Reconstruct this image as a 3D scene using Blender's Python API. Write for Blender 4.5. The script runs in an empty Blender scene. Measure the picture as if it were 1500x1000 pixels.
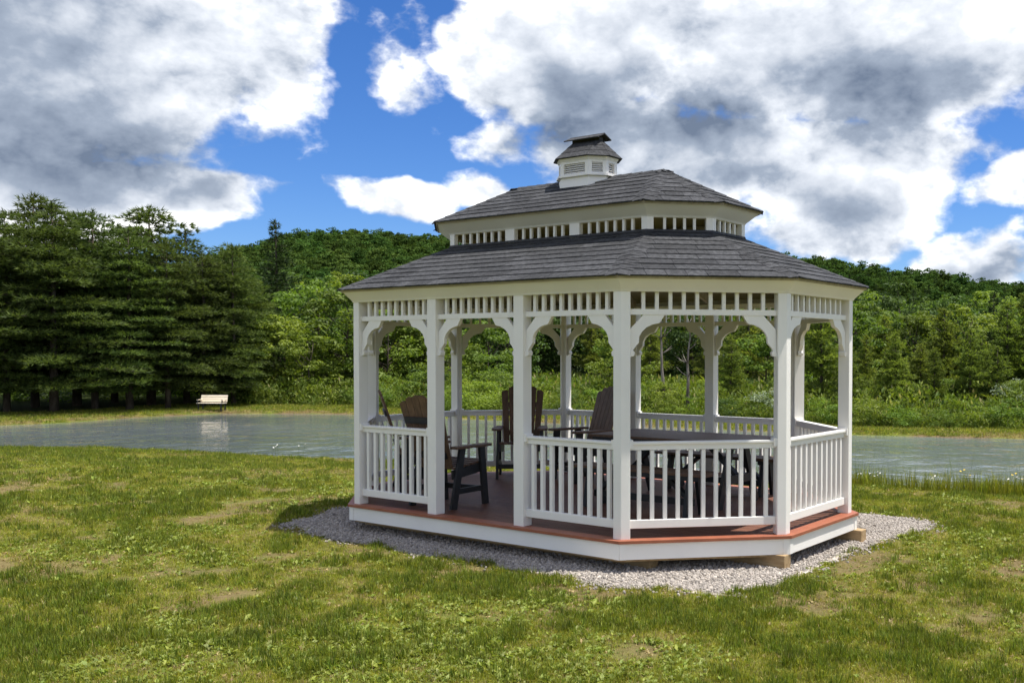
import bpy, math, random
import numpy as np
from mathutils import Vector, Matrix, Euler

R = math.radians
scene = bpy.context.scene
col = scene.collection
random.seed(7)
rng = np.random.default_rng(11)

# ------------------------------------------------------------------ camera
CAM = Vector((7.0234, -9.0960, 1.7049))
yaw, pit, rol = -0.60947, -0.0231, 0.001516
fwd = Vector((math.sin(yaw) * math.cos(pit), math.cos(yaw) * math.cos(pit), math.sin(pit)))
rgt = Vector((math.cos(yaw), -math.sin(yaw), 0))
upv = rgt.cross(fwd)
r2 = rgt * math.cos(rol) + upv * math.sin(rol)
u2 = upv * math.cos(rol) - rgt * math.sin(rol)
cd = bpy.data.cameras.new('camera')
cam = bpy.data.objects.new('camera', cd)
col.objects.link(cam)
cam.matrix_world = Matrix(((r2.x, u2.x, -fwd.x, CAM.x), (r2.y, u2.y, -fwd.y, CAM.y),
                           (r2.z, u2.z, -fwd.z, CAM.z), (0, 0, 0, 1)))
cd.sensor_width = 36
cd.lens = 1434.38 / 1500 * 36
cd.shift_x = -0.1197
cd.shift_y = 0.0329
cd.clip_start = 0.1
cd.clip_end = 6000
scene.camera = cam

# ------------------------------------------------------------------ render settings, exposure
scene.render.engine = 'CYCLES'
scene.cycles.use_denoising = True
scene.cycles.max_bounces = 7
scene.cycles.diffuse_bounces = 3
scene.cycles.glossy_bounces = 3
scene.cycles.transmission_bounces = 3
scene.cycles.caustics_reflective = False
scene.cycles.caustics_refractive = False
vs = scene.view_settings
vs.view_transform = 'Standard'
vs.look = 'None'
vs.exposure = 0.64
vs.gamma = 1.0
vs.use_curve_mapping = False

# ------------------------------------------------------------------ sun
SUN_EL, SUN_PHI = 72.0, 27.0          # elevation, angle from +x towards +y
sdir = Vector((math.cos(R(SUN_PHI)) * math.cos(R(SUN_EL)), math.sin(R(SUN_PHI)) * math.cos(R(SUN_EL)), math.sin(R(SUN_EL))))
sl = bpy.data.lights.new('sun', 'SUN')
sl.energy = 4.6
sl.angle = R(0.53)
sl.color = (1.0, 0.955, 0.88)
so = bpy.data.objects.new('sun', sl)
so.rotation_euler = sdir.to_track_quat('Z', 'Y').to_euler()
so.location = sdir * 60
col.objects.link(so)

# ------------------------------------------------------------------ world: sky with cumulus clouds
world = bpy.data.worlds.new('World')
scene.world = world
world.use_nodes = True
wt = world.node_tree
for n in list(wt.nodes):
    wt.nodes.remove(n)


class NT:
    """tiny helper to write node graphs as expressions"""
    def __init__(s, tree):
        s.t = tree

    def node(s, kind, **props):
        n = s.t.nodes.new(kind)
        for k, v in props.items():
            setattr(n, k, v)
        return n

    def put(s, sock, v):
        if isinstance(v, bpy.types.NodeSocket):
            s.t.links.new(v, sock)
        elif v is not None:
            try:
                sock.default_value = v
            except Exception:
                sock.default_value = (v, v, v)

    def m(s, op, a, b=None, c=None, clamp=False):
        n = s.node('ShaderNodeMath', operation=op, use_clamp=clamp)
        s.put(n.inputs[0], a); s.put(n.inputs[1], b); s.put(n.inputs[2], c)
        return n.outputs[0]

    def v(s, op, a, b=None, scale=None):
        n = s.node('ShaderNodeVectorMath', operation=op)
        s.put(n.inputs[0], a)
        if b is not None: s.put(n.inputs[1], b)
        if scale is not None: s.put(n.inputs['Scale'], scale)
        return n.outputs['Value'] if op in ('LENGTH', 'DOT_PRODUCT', 'DISTANCE') else n.outputs[0]

    def rng(s, x, a, b, c=0.0, d=1.0, smooth=True):
        n = s.node('ShaderNodeMapRange', interpolation_type='SMOOTHSTEP' if smooth else 'LINEAR')
        s.put(n.inputs[0], x)
        for i, q in enumerate((a, b, c, d)): s.put(n.inputs[1 + i], q)
        return n.outputs[0]

    def mix(s, f, a, b, blend='MIX'):
        n = s.node('ShaderNodeMix', data_type='RGBA', blend_type=blend)
        s.put(n.inputs[0], f)
        s.put(n.inputs[6], a if isinstance(a, bpy.types.NodeSocket) else (*a, 1))
        s.put(n.inputs[7], b if isinstance(b, bpy.types.NodeSocket) else (*b, 1))
        return n.outputs[2]

    def noise(s, vec, scale, detail=4, rough=.55, dist=0, out=0):
        n = s.node('ShaderNodeTexNoise')
        if vec is not None: s.t.links.new(vec, n.inputs['Vector'])
        n.inputs['Scale'].default_value = scale
        n.inputs['Detail'].default_value = detail
        n.inputs['Roughness'].default_value = rough
        n.inputs['Distortion'].default_value = dist
        return n.outputs[out]

    def voro(s, vec, scale, detail=2, rough=.5, smooth=.6):
        n = s.node('ShaderNodeTexVoronoi', feature='SMOOTH_F1')
        s.t.links.new(vec, n.inputs['Vector'])
        n.inputs['Scale'].default_value = scale
        n.inputs['Detail'].default_value = detail
        n.inputs['Roughness'].default_value = rough
        n.inputs['Smoothness'].default_value = smooth
        return n.outputs['Distance']


W = NT(wt)
sky = W.node('ShaderNodeTexSky', sky_type='NISHITA')
sky.sun_disc = False
sky.sun_elevation = R(SUN_EL)
sky.sun_rotation = R(90 - SUN_PHI)
sky.altitude = 500
sky.air_density = 1.0
sky.dust_density = 0.0
sky.ozone_density = 4.0
tc = W.node('ShaderNodeTexCoord')
D0 = tc.outputs['Generated']
sp = W.node('ShaderNodeSeparateXYZ')
wt.links.new(D0, sp.inputs[0])
DEG = 180 / math.pi
az = W.m('MULTIPLY', W.m('ARCTAN2', sp.outputs[0], sp.outputs[1]), DEG)
el = W.m('MULTIPLY', W.m('ARCSINE', sp.outputs[2]), DEG)
# cloud noise lives in direction space, flattened a little towards the horizon
CL = W.v('MULTIPLY', D0, (1, 1, 1.5))


def puff(vec):
    """zero-mean cauliflower noise: fractal noise plus rounded billows"""
    a = W.m('SUBTRACT', W.noise(vec, 4.6, 8, .56, .1), .5)
    b = W.m('SUBTRACT', W.m('ABSOLUTE', W.m('SUBTRACT', W.noise(vec, 13.0, 5, .55), .5)), .09)
    return W.m('ADD', a, W.m('MULTIPLY', b, -.55))


warp = W.v('SUBTRACT', W.noise(CL, 3.2, 4, .55, 0, 1), (.5, .5, .5))
aev = W.node('ShaderNodeCombineXYZ')
wt.links.new(az, aev.inputs[0]); wt.links.new(el, aev.inputs[1])
AE = W.v('ADD', aev.outputs[0], W.v('MULTIPLY', warp, (13, 8, 0)))


AE2 = W.v('ADD', aev.outputs[0], W.v('MULTIPLY', warp, (6, 3.5, 0)))


def blobs(items, coords, soft=False):
    """union of elliptical patches; soft = smooth sum for the grey undersides"""
    acc = None
    for (a, e, ra, re, w) in items:
        d = W.v('LENGTH', W.v('MULTIPLY', W.v('SUBTRACT', coords, (a, e, 0)), (1 / ra, 1 / re, 0)))
        g = W.rng(d, 1.25, 0.0, 0.0, w) if soft else W.m('MULTIPLY', W.m('SUBTRACT', 1.0, d), w)
        acc = g if acc is None else W.m('MAXIMUM', acc, g)
    return acc


# azimuth, elevation, half width, half height (degrees), weight
mass = [(-67.5, 16.5, 12, 11.5, 1.3), (-60, 15.0, 8.5, 7.0, 1.3), (-56, 14.2, 4.6, 3.8, 1.0), (-65, 8.4, 9, 3.0, 1.0), (-57.8, 7.6, 3.4, 1.5, .9),
        (-45.8, 21.2, 3.6, 1.9, .7), (-48.4, 14.4, 2.2, 3.2, .42), (-49.0, 8.0, 4.6, 1.2, .8), (-43.2, 8.6, 3.4, 1.5, .8), (-42.5, 11.4, 3.0, 1.2, .35),
        (-42.0, 16.8, 4.2, 3.6, 1.0), (-36, 18.0, 8.5, 5.6, 1.3), (-27, 17.5, 10, 7.0, 1.3), (-17, 18.0, 12, 6.6, 1.3), (-30, 10.8, 9.5, 5.2, 1.2),
        (-22.5, 9.6, 8.5, 4.4, 1.15), (-12.2, 9.4, 4.2, 1.7, .9), (-14.2, 5.6, 5.0, 2.2, 1.0), (-10, 15, 8, 4.4, 1.1)]
dark = [(-62.5, 10.0, 9.5, 4.2, 1.0), (-58.0, 9.6, 6.0, 2.6, .9), (-68, 15.5, 9, 7, .5), (-37.0, 13.4, 6.5, 3.8, .95), (-31.0, 12.6, 7.5, 3.2, .8),
        (-21.0, 14.0, 6.5, 3.4, .95), (-13.4, 11.6, 5.0, 1.9, .95), (-23.0, 8.0, 4.6, 1.9, .7), (-29.5, 9.8, 4.5, 2.0, .6), (-27.0, 6.2, 8, 1.9, .65), (-15.5, 4.4, 3.4, 1.2, .6), (-43, 7.2, 3, .9, .3)]
gen = W.m('MULTIPLY', W.m('SUBTRACT', W.noise(CL, 2.1, 2, .5), .48), 3.2)
inwin = W.m('MULTIPLY', W.rng(W.m('ABSOLUTE', W.m('ADD', az, 39.0)), 31, 40, 1, 0), W.rng(el, 22, 30, 1, 0))
gen = W.m('SUBTRACT', gen, W.m('MULTIPLY', inwin, 3.0))
M = W.m('MAXIMUM', blobs(mass, AE), gen)
P1 = puff(CL)
Ls = tuple(c * 0.030 for c in (sdir.x, sdir.y, sdir.z * 1.5))
P2 = puff(W.v('ADD', CL, Ls))
dens = W.m('ADD', W.m('MINIMUM', M, 1.05), W.m('MULTIPLY', P1, 2.1))
alpha = W.rng(dens, -.02, .30)
relief = W.m('MULTIPLY', W.m('SUBTRACT', P1, P2), W.rng(dens, .15, 1.0, 3.0, 1.5))
thick = W.rng(W.m('ADD', W.m('MINIMUM', M, .7), W.m('MULTIPLY', P1, 1.1)), .18, .8)
dk = W.m('MAXIMUM', blobs(dark, AE2, True), W.rng(gen, .2, 1.1, 0, .8))
PS = W.m('SUBTRACT', W.noise(CL, 6.0, 3, .5, .2), .5)
dk = W.m('MULTIPLY', dk, W.m('ADD', .97, W.m('MULTIPLY', PS, .7)))
light = W.m('SUBTRACT', W.m('SUBTRACT', W.m('ADD', .97, relief), W.m('MULTIPLY', thick, .20)), W.m('MULTIPLY', dk, .84))
light = W.m('MINIMUM', W.m('MAXIMUM', light, 0.0), 1.0)
cr = W.node('ShaderNodeValToRGB')
wt.links.new(light, cr.inputs[0])
e = cr.color_ramp.elements
e[0].position = 0; e[0].color = (.115, .150, .215, 1)
e[1].position = 1; e[1].color = (.96, .96, .95, 1)
x = e.new(.4); x.color = (.255, .30, .375, 1)
x = e.new(.78); x.color = (.60, .63, .68, 1)
hs = W.node('ShaderNodeHueSaturation')
hs.inputs['Saturation'].default_value = 1.2
wt.links.new(sky.outputs[0], hs.inputs['Color'])
SKYK = 0.078
skyc = W.v('MULTIPLY', hs.outputs[0], tuple(SKYK * k for k in (.70, .84, 1.14)))
finalc = W.mix(alpha, skyc, cr.outputs[0])
bg = W.node('ShaderNodeBackground')
bg.inputs['Strength'].default_value = 1.0
wt.links.new(finalc, bg.inputs['Color'])
wo = W.node('ShaderNodeOutputWorld')
wt.links.new(bg.outputs[0], wo.inputs['Surface'])
world.cycles.sampling_method = 'MANUAL'
world.cycles.sample_map_resolution = 512


# ------------------------------------------------------------------ materials
def new_mat(name):
    m = bpy.data.materials.new(name)
    m.use_nodes = True
    t = m.node_tree
    for n in list(t.nodes):
        t.nodes.remove(n)
    N = NT(t)
    out = N.node('ShaderNodeOutputMaterial')
    return m, N, out


def pbr(name, c1, c2=None, rough=.6, scale=6, detail=4, bump=0, bscale=40, spec=.5, rand=0, stretch=None, ndist=0, lo=.35, hi=.65):
    m, N, out = new_mat(name)
    b = N.node('ShaderNodeBsdfPrincipled')
    t = N.node('ShaderNodeTexCoord')
    vec = t.outputs['Object']
    if stretch:
        vec = N.v('MULTIPLY', vec, stretch)
    colr = (*c1, 1)
    if c2 is not None:
        colr = N.mix(N.rng(N.noise(vec, scale, detail, .6, ndist), lo, hi), c1, c2)
    if rand:
        oi = N.node('ShaderNodeObjectInfo')
        h = N.node('ShaderNodeHueSaturation')
        N.put(h.inputs['Value'], N.rng(oi.outputs['Random'], 0, 1, 1 - rand, 1 + rand, False))
        N.put(h.inputs['Color'], colr)
        colr = h.outputs[0]
    N.put(b.inputs['Base Color'], colr)
    b.inputs['Roughness'].default_value = rough
    b.inputs['Specular IOR Level'].default_value = spec
    if bump:
        bp = N.node('ShaderNodeBump')
        bp.inputs['Strength'].default_value = bump
        bp.inputs['Distance'].default_value = .01
        N.put(bp.inputs['Height'], N.noise(vec, bscale, 4, .6))
        N.t.links.new(bp.outputs[0], b.inputs['Normal'])
    N.t.links.new(b.outputs[0], out.inputs[0])
    return m


def leafmat(name, ca, cb, cc=None, trans=.4, gloss=.02, rand=.18, grough=.6):
    """leaf faces: colour spread by a per-leaf tint attribute and a per-plant random value"""
    m, N, out = new_mat(name)
    at = N.node('ShaderNodeAttribute', attribute_name='tint')
    oi = N.node('ShaderNodeObjectInfo')
    cr = N.node('ShaderNodeValToRGB')
    N.put(cr.inputs[0], at.outputs['Fac'])
    el = cr.color_ramp.elements
    el[0].color = (*ca, 1); el[1].color = (*cb, 1)
    if cc is not None:
        k = el.new(.93); k.color = (*cb, 1)
        el[-1].position = 1; el[-1].color = (*cc, 1)
    h = N.node('ShaderNodeHueSaturation')
    N.put(h.inputs['Value'], N.rng(oi.outputs['Random'], 0, 1, 1 - rand, 1 + rand, False))
    N.put(h.inputs['Hue'], N.rng(N.m('FRACT', N.m('MULTIPLY', oi.outputs['Random'], 7.31)), 0, 1, .5 - .055 * rand, .5 + .055 * rand, False))
    N.put(h.inputs['Color'], cr.outputs[0])
    c = h.outputs[0]
    d = N.node('ShaderNodeBsdfDiffuse'); N.put(d.inputs[0], c)
    t = N.node('ShaderNodeBsdfTranslucent')
    N.put(t.inputs[0], N.mix(1.0, c, (1.15, 1.15, .55), 'MULTIPLY'))
    g = N.node('ShaderNodeBsdfGlossy'); g.inputs['Roughness'].default_value = grough
    m1 = N.node('ShaderNodeMixShader'); m1.inputs[0].default_value = trans
    N.t.links.new(d.outputs[0], m1.inputs[1]); N.t.links.new(t.outputs[0], m1.inputs[2])
    m2 = N.node('ShaderNodeMixShader'); m2.inputs[0].default_value = gloss
    N.t.links.new(m1.outputs[0], m2.inputs[1]); N.t.links.new(g.outputs[0], m2.inputs[2])
    N.t.links.new(m2.outputs[0], out.inputs[0])
    return m


MT = {}
MT['vinyl'] = pbr('white_vinyl', (.86, .835, .79), (.82, .795, .75), .38, 1.6, 5, .05, 60)
MT['cream'] = pbr('painted_fascia', (.84, .82, .785), (.80, .775, .74), .5, 1.3, 5, .05, 40)
MT['shingle'] = pbr('asphalt_shingle', (.028, .029, .031), (.060, .061, .065), .9, 26, 6, .6, 220, .3, .30)
MT['flash'] = pbr('dark_flashing', (.02, .02, .022), (.035, .035, .04), .7, 9)
MT['deck'] = pbr('composite_deck', (.17, .072, .043), (.13, .055, .034), .55, 3, 6, .25, 90, .4, .10, (1, 9, 1))
MT['decknose'] = pbr('composite_nosing', (.33, .105, .052), (.27, .085, .042), .5, 5, 6, .15, 90)
MT['ply'] = pbr('roof_boards', (.40, .355, .29), (.32, .28, .22), .7, 4, 6, .1, 40, .3, .05, (1, 6, 1))
MT['timber'] = pbr('treated_timber', (.42, .30, .16), (.30, .20, .10), .8, 5, 7, .4, 40, .3, .08, (1, 5, 5))
MT['brown'] = pbr('brown_poly_lumber', (.150, .086, .052), (.105, .060, .037), .55, 8, 6, .25, 90, .4, .10, (3, 3, 1))
MT['black'] = pbr('black_poly_lumber', (.010, .010, .011), (.018, .018, .019), .5, 8, 5, .2, 90)
MT['benchslat'] = pbr('cream_bench_slat', (.84, .74, .58), (.78, .68, .53), .5, 5)
MT['bark'] = pbr('bark', (.055, .042, .032), (.11, .09, .07), .95, 6, 6, .8, 18, .2, .15, (1, 1, .3))
MT['deadwood'] = pbr('dead_wood', (.07, .058, .048), (.26, .23, .20), .9, 4, 6, .5, 18, .2, .1, (1, 1, .3))
MT['stone'] = pbr('crushed_stone', (.25, .225, .195), (.44, .395, .35), .9, 8, 4, .3, 60, .3, .32)
MT['pine'] = leafmat('pine_needles', (.052, .082, .021), (.140, .190, .046), None, .38, .015, .24)
MT['spruce'] = leafmat('spruce_needles', (.026, .048, .018), (.066, .100, .032), None, .25, .012, .2)
MT['larch'] = leafmat('larch_needles', (.110, .155, .028), (.250, .310, .060), None, .48, .015, .24)
MT['leafA'] = leafmat('broad_leaves', (.098, .158, .021), (.225, .305, .045), None, .5, .02, .32)
MT['leafB'] = leafmat('dark_broad_leaves', (.042, .082, .018), (.100, .165, .032), None, .42, .02, .28)
MT['leafC'] = leafmat('yellow_green_leaves', (.125, .190, .022), (.260, .335, .048), None, .48, .02, .2)
MT['leafP'] = leafmat('pale_leaves', (.16, .21, .12), (.34, .40, .26), None, .35, .02, .15)
MT['weed'] = leafmat('tall_weed_leaves', (.090, .145, .018), (.215, .275, .042), (.34, .31, .13), .45, .02, .25)
MT['hill'] = leafmat('forest_leaves', (.036, .070, .018), (.076, .128, .030), None, .3, .0, .34)
MT['grass'] = leafmat('grass_blades', (.125, .150, .014), (.375, .375, .042), (.52, .43, .18), .45, .02, .42)
MT['clover'] = leafmat('broad_weed_leaves', (.135, .185, .026), (.280, .330, .060), (.48, .44, .22), .38, .02, .26, .55)
MT['lush'] = leafmat('lush_grass_blades', (.075, .115, .011), (.235, .275, .028), None, .45, .02, .42)
MT['straw'] = leafmat('dry_grass', (.22, .165, .075), (.42, .33, .16), None, .3, .01, .28)
MT['petal'] = pbr('white_petals', (.85, .85, .82), None, .6)
MT['yolk'] = pbr('flower_centre', (.75, .50, .03), None, .6)
MT['lilac'] = pbr('lilac_petals', (.42, .36, .55), None, .6)


def ground_mat():
    m, N, out = new_mat('ground_soil_and_turf')
    b = N.node('ShaderNodeBsdfPrincipled')
    t = N.node('ShaderNodeTexCoord')
    v = t.outputs['Object']
    bare = N.node('ShaderNodeAttribute', attribute_name='bare').outputs['Fac']
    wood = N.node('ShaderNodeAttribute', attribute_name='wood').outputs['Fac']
    fine = N.noise(v, 14, 6, .65)
    big = N.noise(v, 1.1, 5, .6)
    turf = N.mix(N.rng(fine, .35, .65), (.075, .100, .016), (.165, .180, .034))
    turf = N.mix(N.rng(big, .45, .62), turf, (.18, .155, .048))
    soil = N.mix(N.rng(N.noise(v, 30, 5, .7), .3, .7), (.085, .058, .028), (.21, .155, .080))
    c = N.mix(bare, turf, soil)
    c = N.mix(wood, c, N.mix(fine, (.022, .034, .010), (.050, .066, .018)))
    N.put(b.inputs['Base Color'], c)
    b.inputs['Roughness'].default_value = .95
    b.inputs['Specular IOR Level'].default_value = .15
    bp = N.node('ShaderNodeBump'); bp.inputs['Strength'].default_value = .7; bp.inputs['Distance'].default_value = .03
    N.put(bp.inputs['Height'], N.noise(v, 22, 6, .7))
    N.t.links.new(bp.outputs[0], b.inputs['Normal'])
    N.t.links.new(b.outputs[0], out.inputs[0])
    return m


def water_mat():
    m, N, out = new_mat('pond_water')
    b = N.node('ShaderNodeBsdfPrincipled')
    t = N.node('ShaderNodeTexCoord')
    v = t.outputs['Object']
    c = N.mix(N.rng(N.noise(v, .12, 3, .5), .35, .65), (.105, .130, .135), (.145, .170, .172))
    N.put(b.inputs['Base Color'], c)
    b.inputs['Roughness'].default_value = .03
    b.inputs['IOR'].default_value = 1.33
    b.inputs['Specular IOR Level'].default_value = .5
    # ripples run across the pond, crests roughly level as seen from the lawn
    rv = N.node('ShaderNodeVectorRotate', rotation_type='Z_AXIS')
    N.t.links.new(v, rv.inputs['Vector']); rv.inputs['Angle'].default_value = R(-20)
    w1 = N.noise(N.v('MULTIPLY', rv.outputs[0], (1.1, .9, 1)), 1.1, 3, .5, .3)
    w2 = N.noise(rv.outputs[0], 4.5, 2, .55, .3)
    gust = N.rng(N.noise(v, .16, 2, .5), .35, .65, .6, 1.0)
    # calmer in the lee of the pine grove
    sx = N.node('ShaderNodeSeparateXYZ'); N.t.links.new(v, sx.inputs[0])
    gust = N.m('MULTIPLY', gust, N.rng(sx.outputs[0], -31, -13, .30, 1.0))
    h = N.m('MULTIPLY', N.m('ADD', N.m('MULTIPLY', w1, .12), N.m('MULTIPLY', w2, .016)), gust)
    bp = N.node('ShaderNodeBump'); bp.inputs['Strength'].default_value = 1.0; bp.inputs['Distance'].default_value = 1.0
    N.put(bp.inputs['Height'], h)
    N.t.links.new(bp.outputs[0], b.inputs['Normal'])
    N.t.links.new(b.outputs[0], out.inputs[0])
    return m


MT['ground'] = ground_mat()
MT['water'] = water_mat()


# ------------------------------------------------------------------ mesh helpers
class MB:
    def __init__(s):
        s.v = []; s.f = []

    def add(s, vs, fs):
        o = len(s.v)
        s.v += [tuple(p) for p in vs]
        s.f += [tuple(i + o for i in f) for f in fs]
        return s

    def box(s, c, size, rz=0, M=None):
        hx, hy, hz = (k / 2 for k in size)
        pts = [Vector((x, y, z)) for z in (-hz, hz) for y in (-hy, hy) for x in (-hx, hx)]
        T = Matrix.Translation(c) @ (M if M is not None else Matrix.Rotation(rz, 4, 'Z'))
        return s.add([T @ p for p in pts], [(0, 2, 3, 1), (4, 5, 7, 6), (0, 1, 5, 4), (2, 6, 7, 3), (0, 4, 6, 2), (1, 3, 7, 5)])

    def beam(s, a, b, w, h, up=(0, 0, 1)):
        a, b = Vector(a), Vector(b)
        d = b - a
        x = d.normalized(); y = Vector(up).cross(x).normalized(); z = x.cross(y)
        Mx = Matrix((x, y, z)).transposed().to_4x4()
        return s.box((a + b) / 2, (d.length, w, h), M=Mx)

    def prism(s, bottom, top):
        n = len(bottom)
        fs = [tuple(range(n - 1, -1, -1)), tuple(range(n, 2 * n))]
        fs += [(i, (i + 1) % n, n + (i + 1) % n, n + i) for i in range(n)]
        return s.add(list(bottom) + list(top), fs)

    def tube(s, pts, rad, n=7, cap=True):
        pts = [Vector(p) for p in pts]
        vs = []
        for i, p in enumerate(pts):
            d = (pts[min(i + 1, len(pts) - 1)] - pts[max(i - 1, 0)]).normalized()
            a = d.orthogonal().normalized() if abs(d.z) < .95 else Vector((1, 0, 0))
            a = (a - d * a.dot(d)).normalized(); b = d.cross(a)
            for k in range(n):
                t = 2 * math.pi * k / n
                vs.append(p + (a * math.cos(t) + b * math.sin(t)) * rad[i])
        fs = [(i * n + k, i * n + (k + 1) % n, (i + 1) * n + (k + 1) % n, (i + 1) * n + k) for i in range(len(pts) - 1) for k in range(n)]
        if cap:
            fs += [tuple(range(n - 1, -1, -1)), tuple((len(pts) - 1) * n + k for k in range(n))]
        return s.add(vs, fs)

    def mesh(s, name, mat=None, smooth=False):
        me = bpy.data.meshes.new(name)
        me.from_pydata(s.v, [], s.f)
        if mat: me.materials.append(MT[mat])
        if smooth: me.polygons.foreach_set('use_smooth', [True] * len(me.polygons))
        me.update()
        return me

    def build(s, name, mat, parent=None, bevel=0, smooth=False):
        return link(name, s.mesh(name, mat, smooth), parent, bevel)


def link(name, me, parent=None, bevel=0, loc=None, rz=None):
    o = bpy.data.objects.new(name, me)
    col.objects.link(o)
    if parent is not None: o.parent = parent
    if loc is not None: o.location = loc
    if rz is not None: o.rotation_euler = (0, 0, rz)
    if bevel:
        b = o.modifiers.new('bevel', 'BEVEL'); b.width = bevel; b.segments = 2; b.limit_method = 'ANGLE'
    return o


def tag(o, label=None, cat=None, group=None, kind=None):
    for k, q in (('label', label), ('category', cat), ('group', group), ('kind', kind)):
        if q: o[k] = q
    return o


def empty(name, loc, rz=0, scale=1):
    o = bpy.data.objects.new(name, None)
    o.empty_display_size = .2
    o.location = loc; o.rotation_euler = (0, 0, rz); o.scale = (scale,) * 3
    col.objects.link(o)
    return o


def copy_tree(o, parent=None):
    c = o.copy(); col.objects.link(c); c.parent = parent
    for ch in list(o.children):
        copy_tree(ch, c)
    return c


def np_mesh(name, verts, faces, mat, tint=None):
    """verts (n,3), faces (m,k) numpy -> mesh; tint per vertex"""
    me = bpy.data.meshes.new(name)
    n, (m, k) = len(verts), faces.shape
    me.vertices.add(n); me.vertices.foreach_set('co', np.asarray(verts, np.float32).ravel())
    me.loops.add(m * k); me.loops.foreach_set('vertex_index', faces.astype(np.int32).ravel())
    me.polygons.add(m)
    me.polygons.foreach_set('loop_start', np.arange(0, m * k, k, dtype=np.int32))
    me.polygons.foreach_set('loop_total', np.full(m, k, np.int32))
    if tint is not None:
        a = me.attributes.new('tint', 'FLOAT', 'POINT'); a.data.foreach_set('value', np.asarray(tint, np.float32))
    me.materials.append(MT[mat])
    me.update(calc_edges=True)
    return me


# ------------------------------------------------------------------ terrain
POND = np.array([(-37, -12), (-28, -3), (-21.9, 2.7), (-19, 4.8), (-16.4, 5.3), (-14.3, 5.8), (-12.1, 6.6), (-6, 8.3), (-.6, 9.3), (2.7, 9.7),
                 (8, 11), (14, 14), (17, 19), (14, 25), (6, 26.0), (-.9, 24.4), (-5.9, 22.6), (-15, 21.2), (-28.5, 19.9), (-30.6, 18.9),
                 (-34, 16.4), (-34.3, 12.8), (-33.5, 9.6), (-34, 7.3), (-38, 0), (-44, -8)])
WATER_Z = -1.10


def sdf(px, py, poly=POND):
    """signed distance, negative inside"""
    d = np.full(px.shape, 1e9); ins = np.zeros(px.shape, bool)
    n = len(poly)
    for i in range(n):
        a, b = poly[i], poly[(i + 1) % n]
        ex, ey = b - a
        t = np.clip(((px - a[0]) * ex + (py - a[1]) * ey) / (ex * ex + ey * ey), 0, 1)
        d = np.minimum(d, np.hypot(px - a[0] - t * ex, py - a[1] - t * ey))
        c = ((a[1] > py) != (b[1] > py)) & (px < ex * (py - a[1]) / (ey if ey != 0 else 1e-9) + a[0])
        ins ^= c
    return np.where(ins, -d, d)


def sstep(a, b, x):
    t = np.clip((x - a) / (b - a), 0, 1)
    return t * t * (3 - 2 * t)


def vnoise(x, y, s, seed=0):
    """value noise"""
    x = x * s + seed * 17.3; y = y * s - seed * 9.1
    xi, yi = np.floor(x), np.floor(y); fx, fy = x - xi, y - yi
    fx, fy = fx * fx * (3 - 2 * fx), fy * fy * (3 - 2 * fy)
    h = lambda a, b: np.mod(np.sin(a * 127.1 + b * 311.7 + seed * 74.7) * 43758.5453, 1.0)
    return (h(xi, yi) * (1 - fx) + h(xi + 1, yi) * fx) * (1 - fy) + (h(xi, yi + 1) * (1 - fx) + h(xi + 1, yi + 1) * fx) * fy


def fbm(x, y, s, seed=0, o=4):
    return sum(vnoise(x, y, s * 2 ** i, seed + i) * .5 ** (i + 1) for i in range(o)) / (1 - .5 ** o)


VX, VY = 7.02, -9.10          # the spot the valley is measured from
CRA = np.array([-180, -100, -80, -70, -62, -58, -55.3, -53.4, -51.6, -49.5, -46.5, -40, -33, -26.6, -24.3, -20.4, -16.8, -13.2, -6, 20, 60, 180])
CRH = np.array([10, 10, 11, 13, 19, 30, 36.5, 40.0, 40.5, 40.0, 39.5, 37.5, 35.5, 32.5, 30, 25, 20, 15.5, 11, 16, 14, 20])


def ground_z(x, y):
    x = np.asarray(x, float); y = np.asarray(y, float)
    d = sdf(x, y)
    far = np.hypot(x - VX, y - VY)
    a = np.degrees(np.arctan2(x - VX, y - VY))
    # which side of the pond: near lawn or far bank
    nearside = (y < 9.3 + .16 * (x + .6) + 5.0) & (x > -31 + .3 * (y + 5))
    lawn = WATER_Z + .04 + .26 * sstep(0, 1.0, d) + .50 * sstep(.4, 8.5, d) + .22 * sstep(9, 22, d)
    bank = WATER_Z + .03 + .07 * sstep(0, .7, d) + .10 * sstep(1, 8, d)
    hill = np.interp(a, CRA, CRH)
    rise = .5 * sstep(45, 80, far) + 3.0 * sstep(70, 160, far) + hill * sstep(120, 460, far) - .25 * hill * sstep(470, 900, far)
    z = np.where(nearside, lawn, bank) + rise
    z = z + .05 * (fbm(x, y, .35, 3) - .5) * sstep(.5, 3, np.abs(d)) + 6 * (fbm(x, y, .008, 5) - .5) * sstep(170, 320, far)
    z = np.where(d < 0, WATER_Z + .03 - 1.2 * sstep(0, 4, -d) - .1 * sstep(0, .3, -d), z)
    g = np.maximum(np.abs(x) - 2.6, 0) ** 2 + np.maximum(np.abs(y) - 1.6, 0) ** 2
    w = 1 - sstep(.4, 2.2, np.sqrt(g))
    return z * (1 - w) + (-.305) * w


def gz(x, y):
    return float(ground_z(np.array([x]), np.array([y]))[0])


# gravel pad outline round the gazebo
GRAVEL = np.array([(-2.85, -2.08), (-1.7, -2.36), (.36, -2.36), (1.0, -2.33), (1.57, -2.34), (2.2, -2.33), (2.62, -2.19), (3.15, -2.05), (3.26, -1.75), (3.25, -1.3), (3.2, -.5),
                   (3.25, 1.1), (3.4, 2.2), (2.9, 2.55), (1.9, 2.5), (-1.9, 2.5), (-3.1, 1.3), (-3.2, -1.1)])


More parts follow.
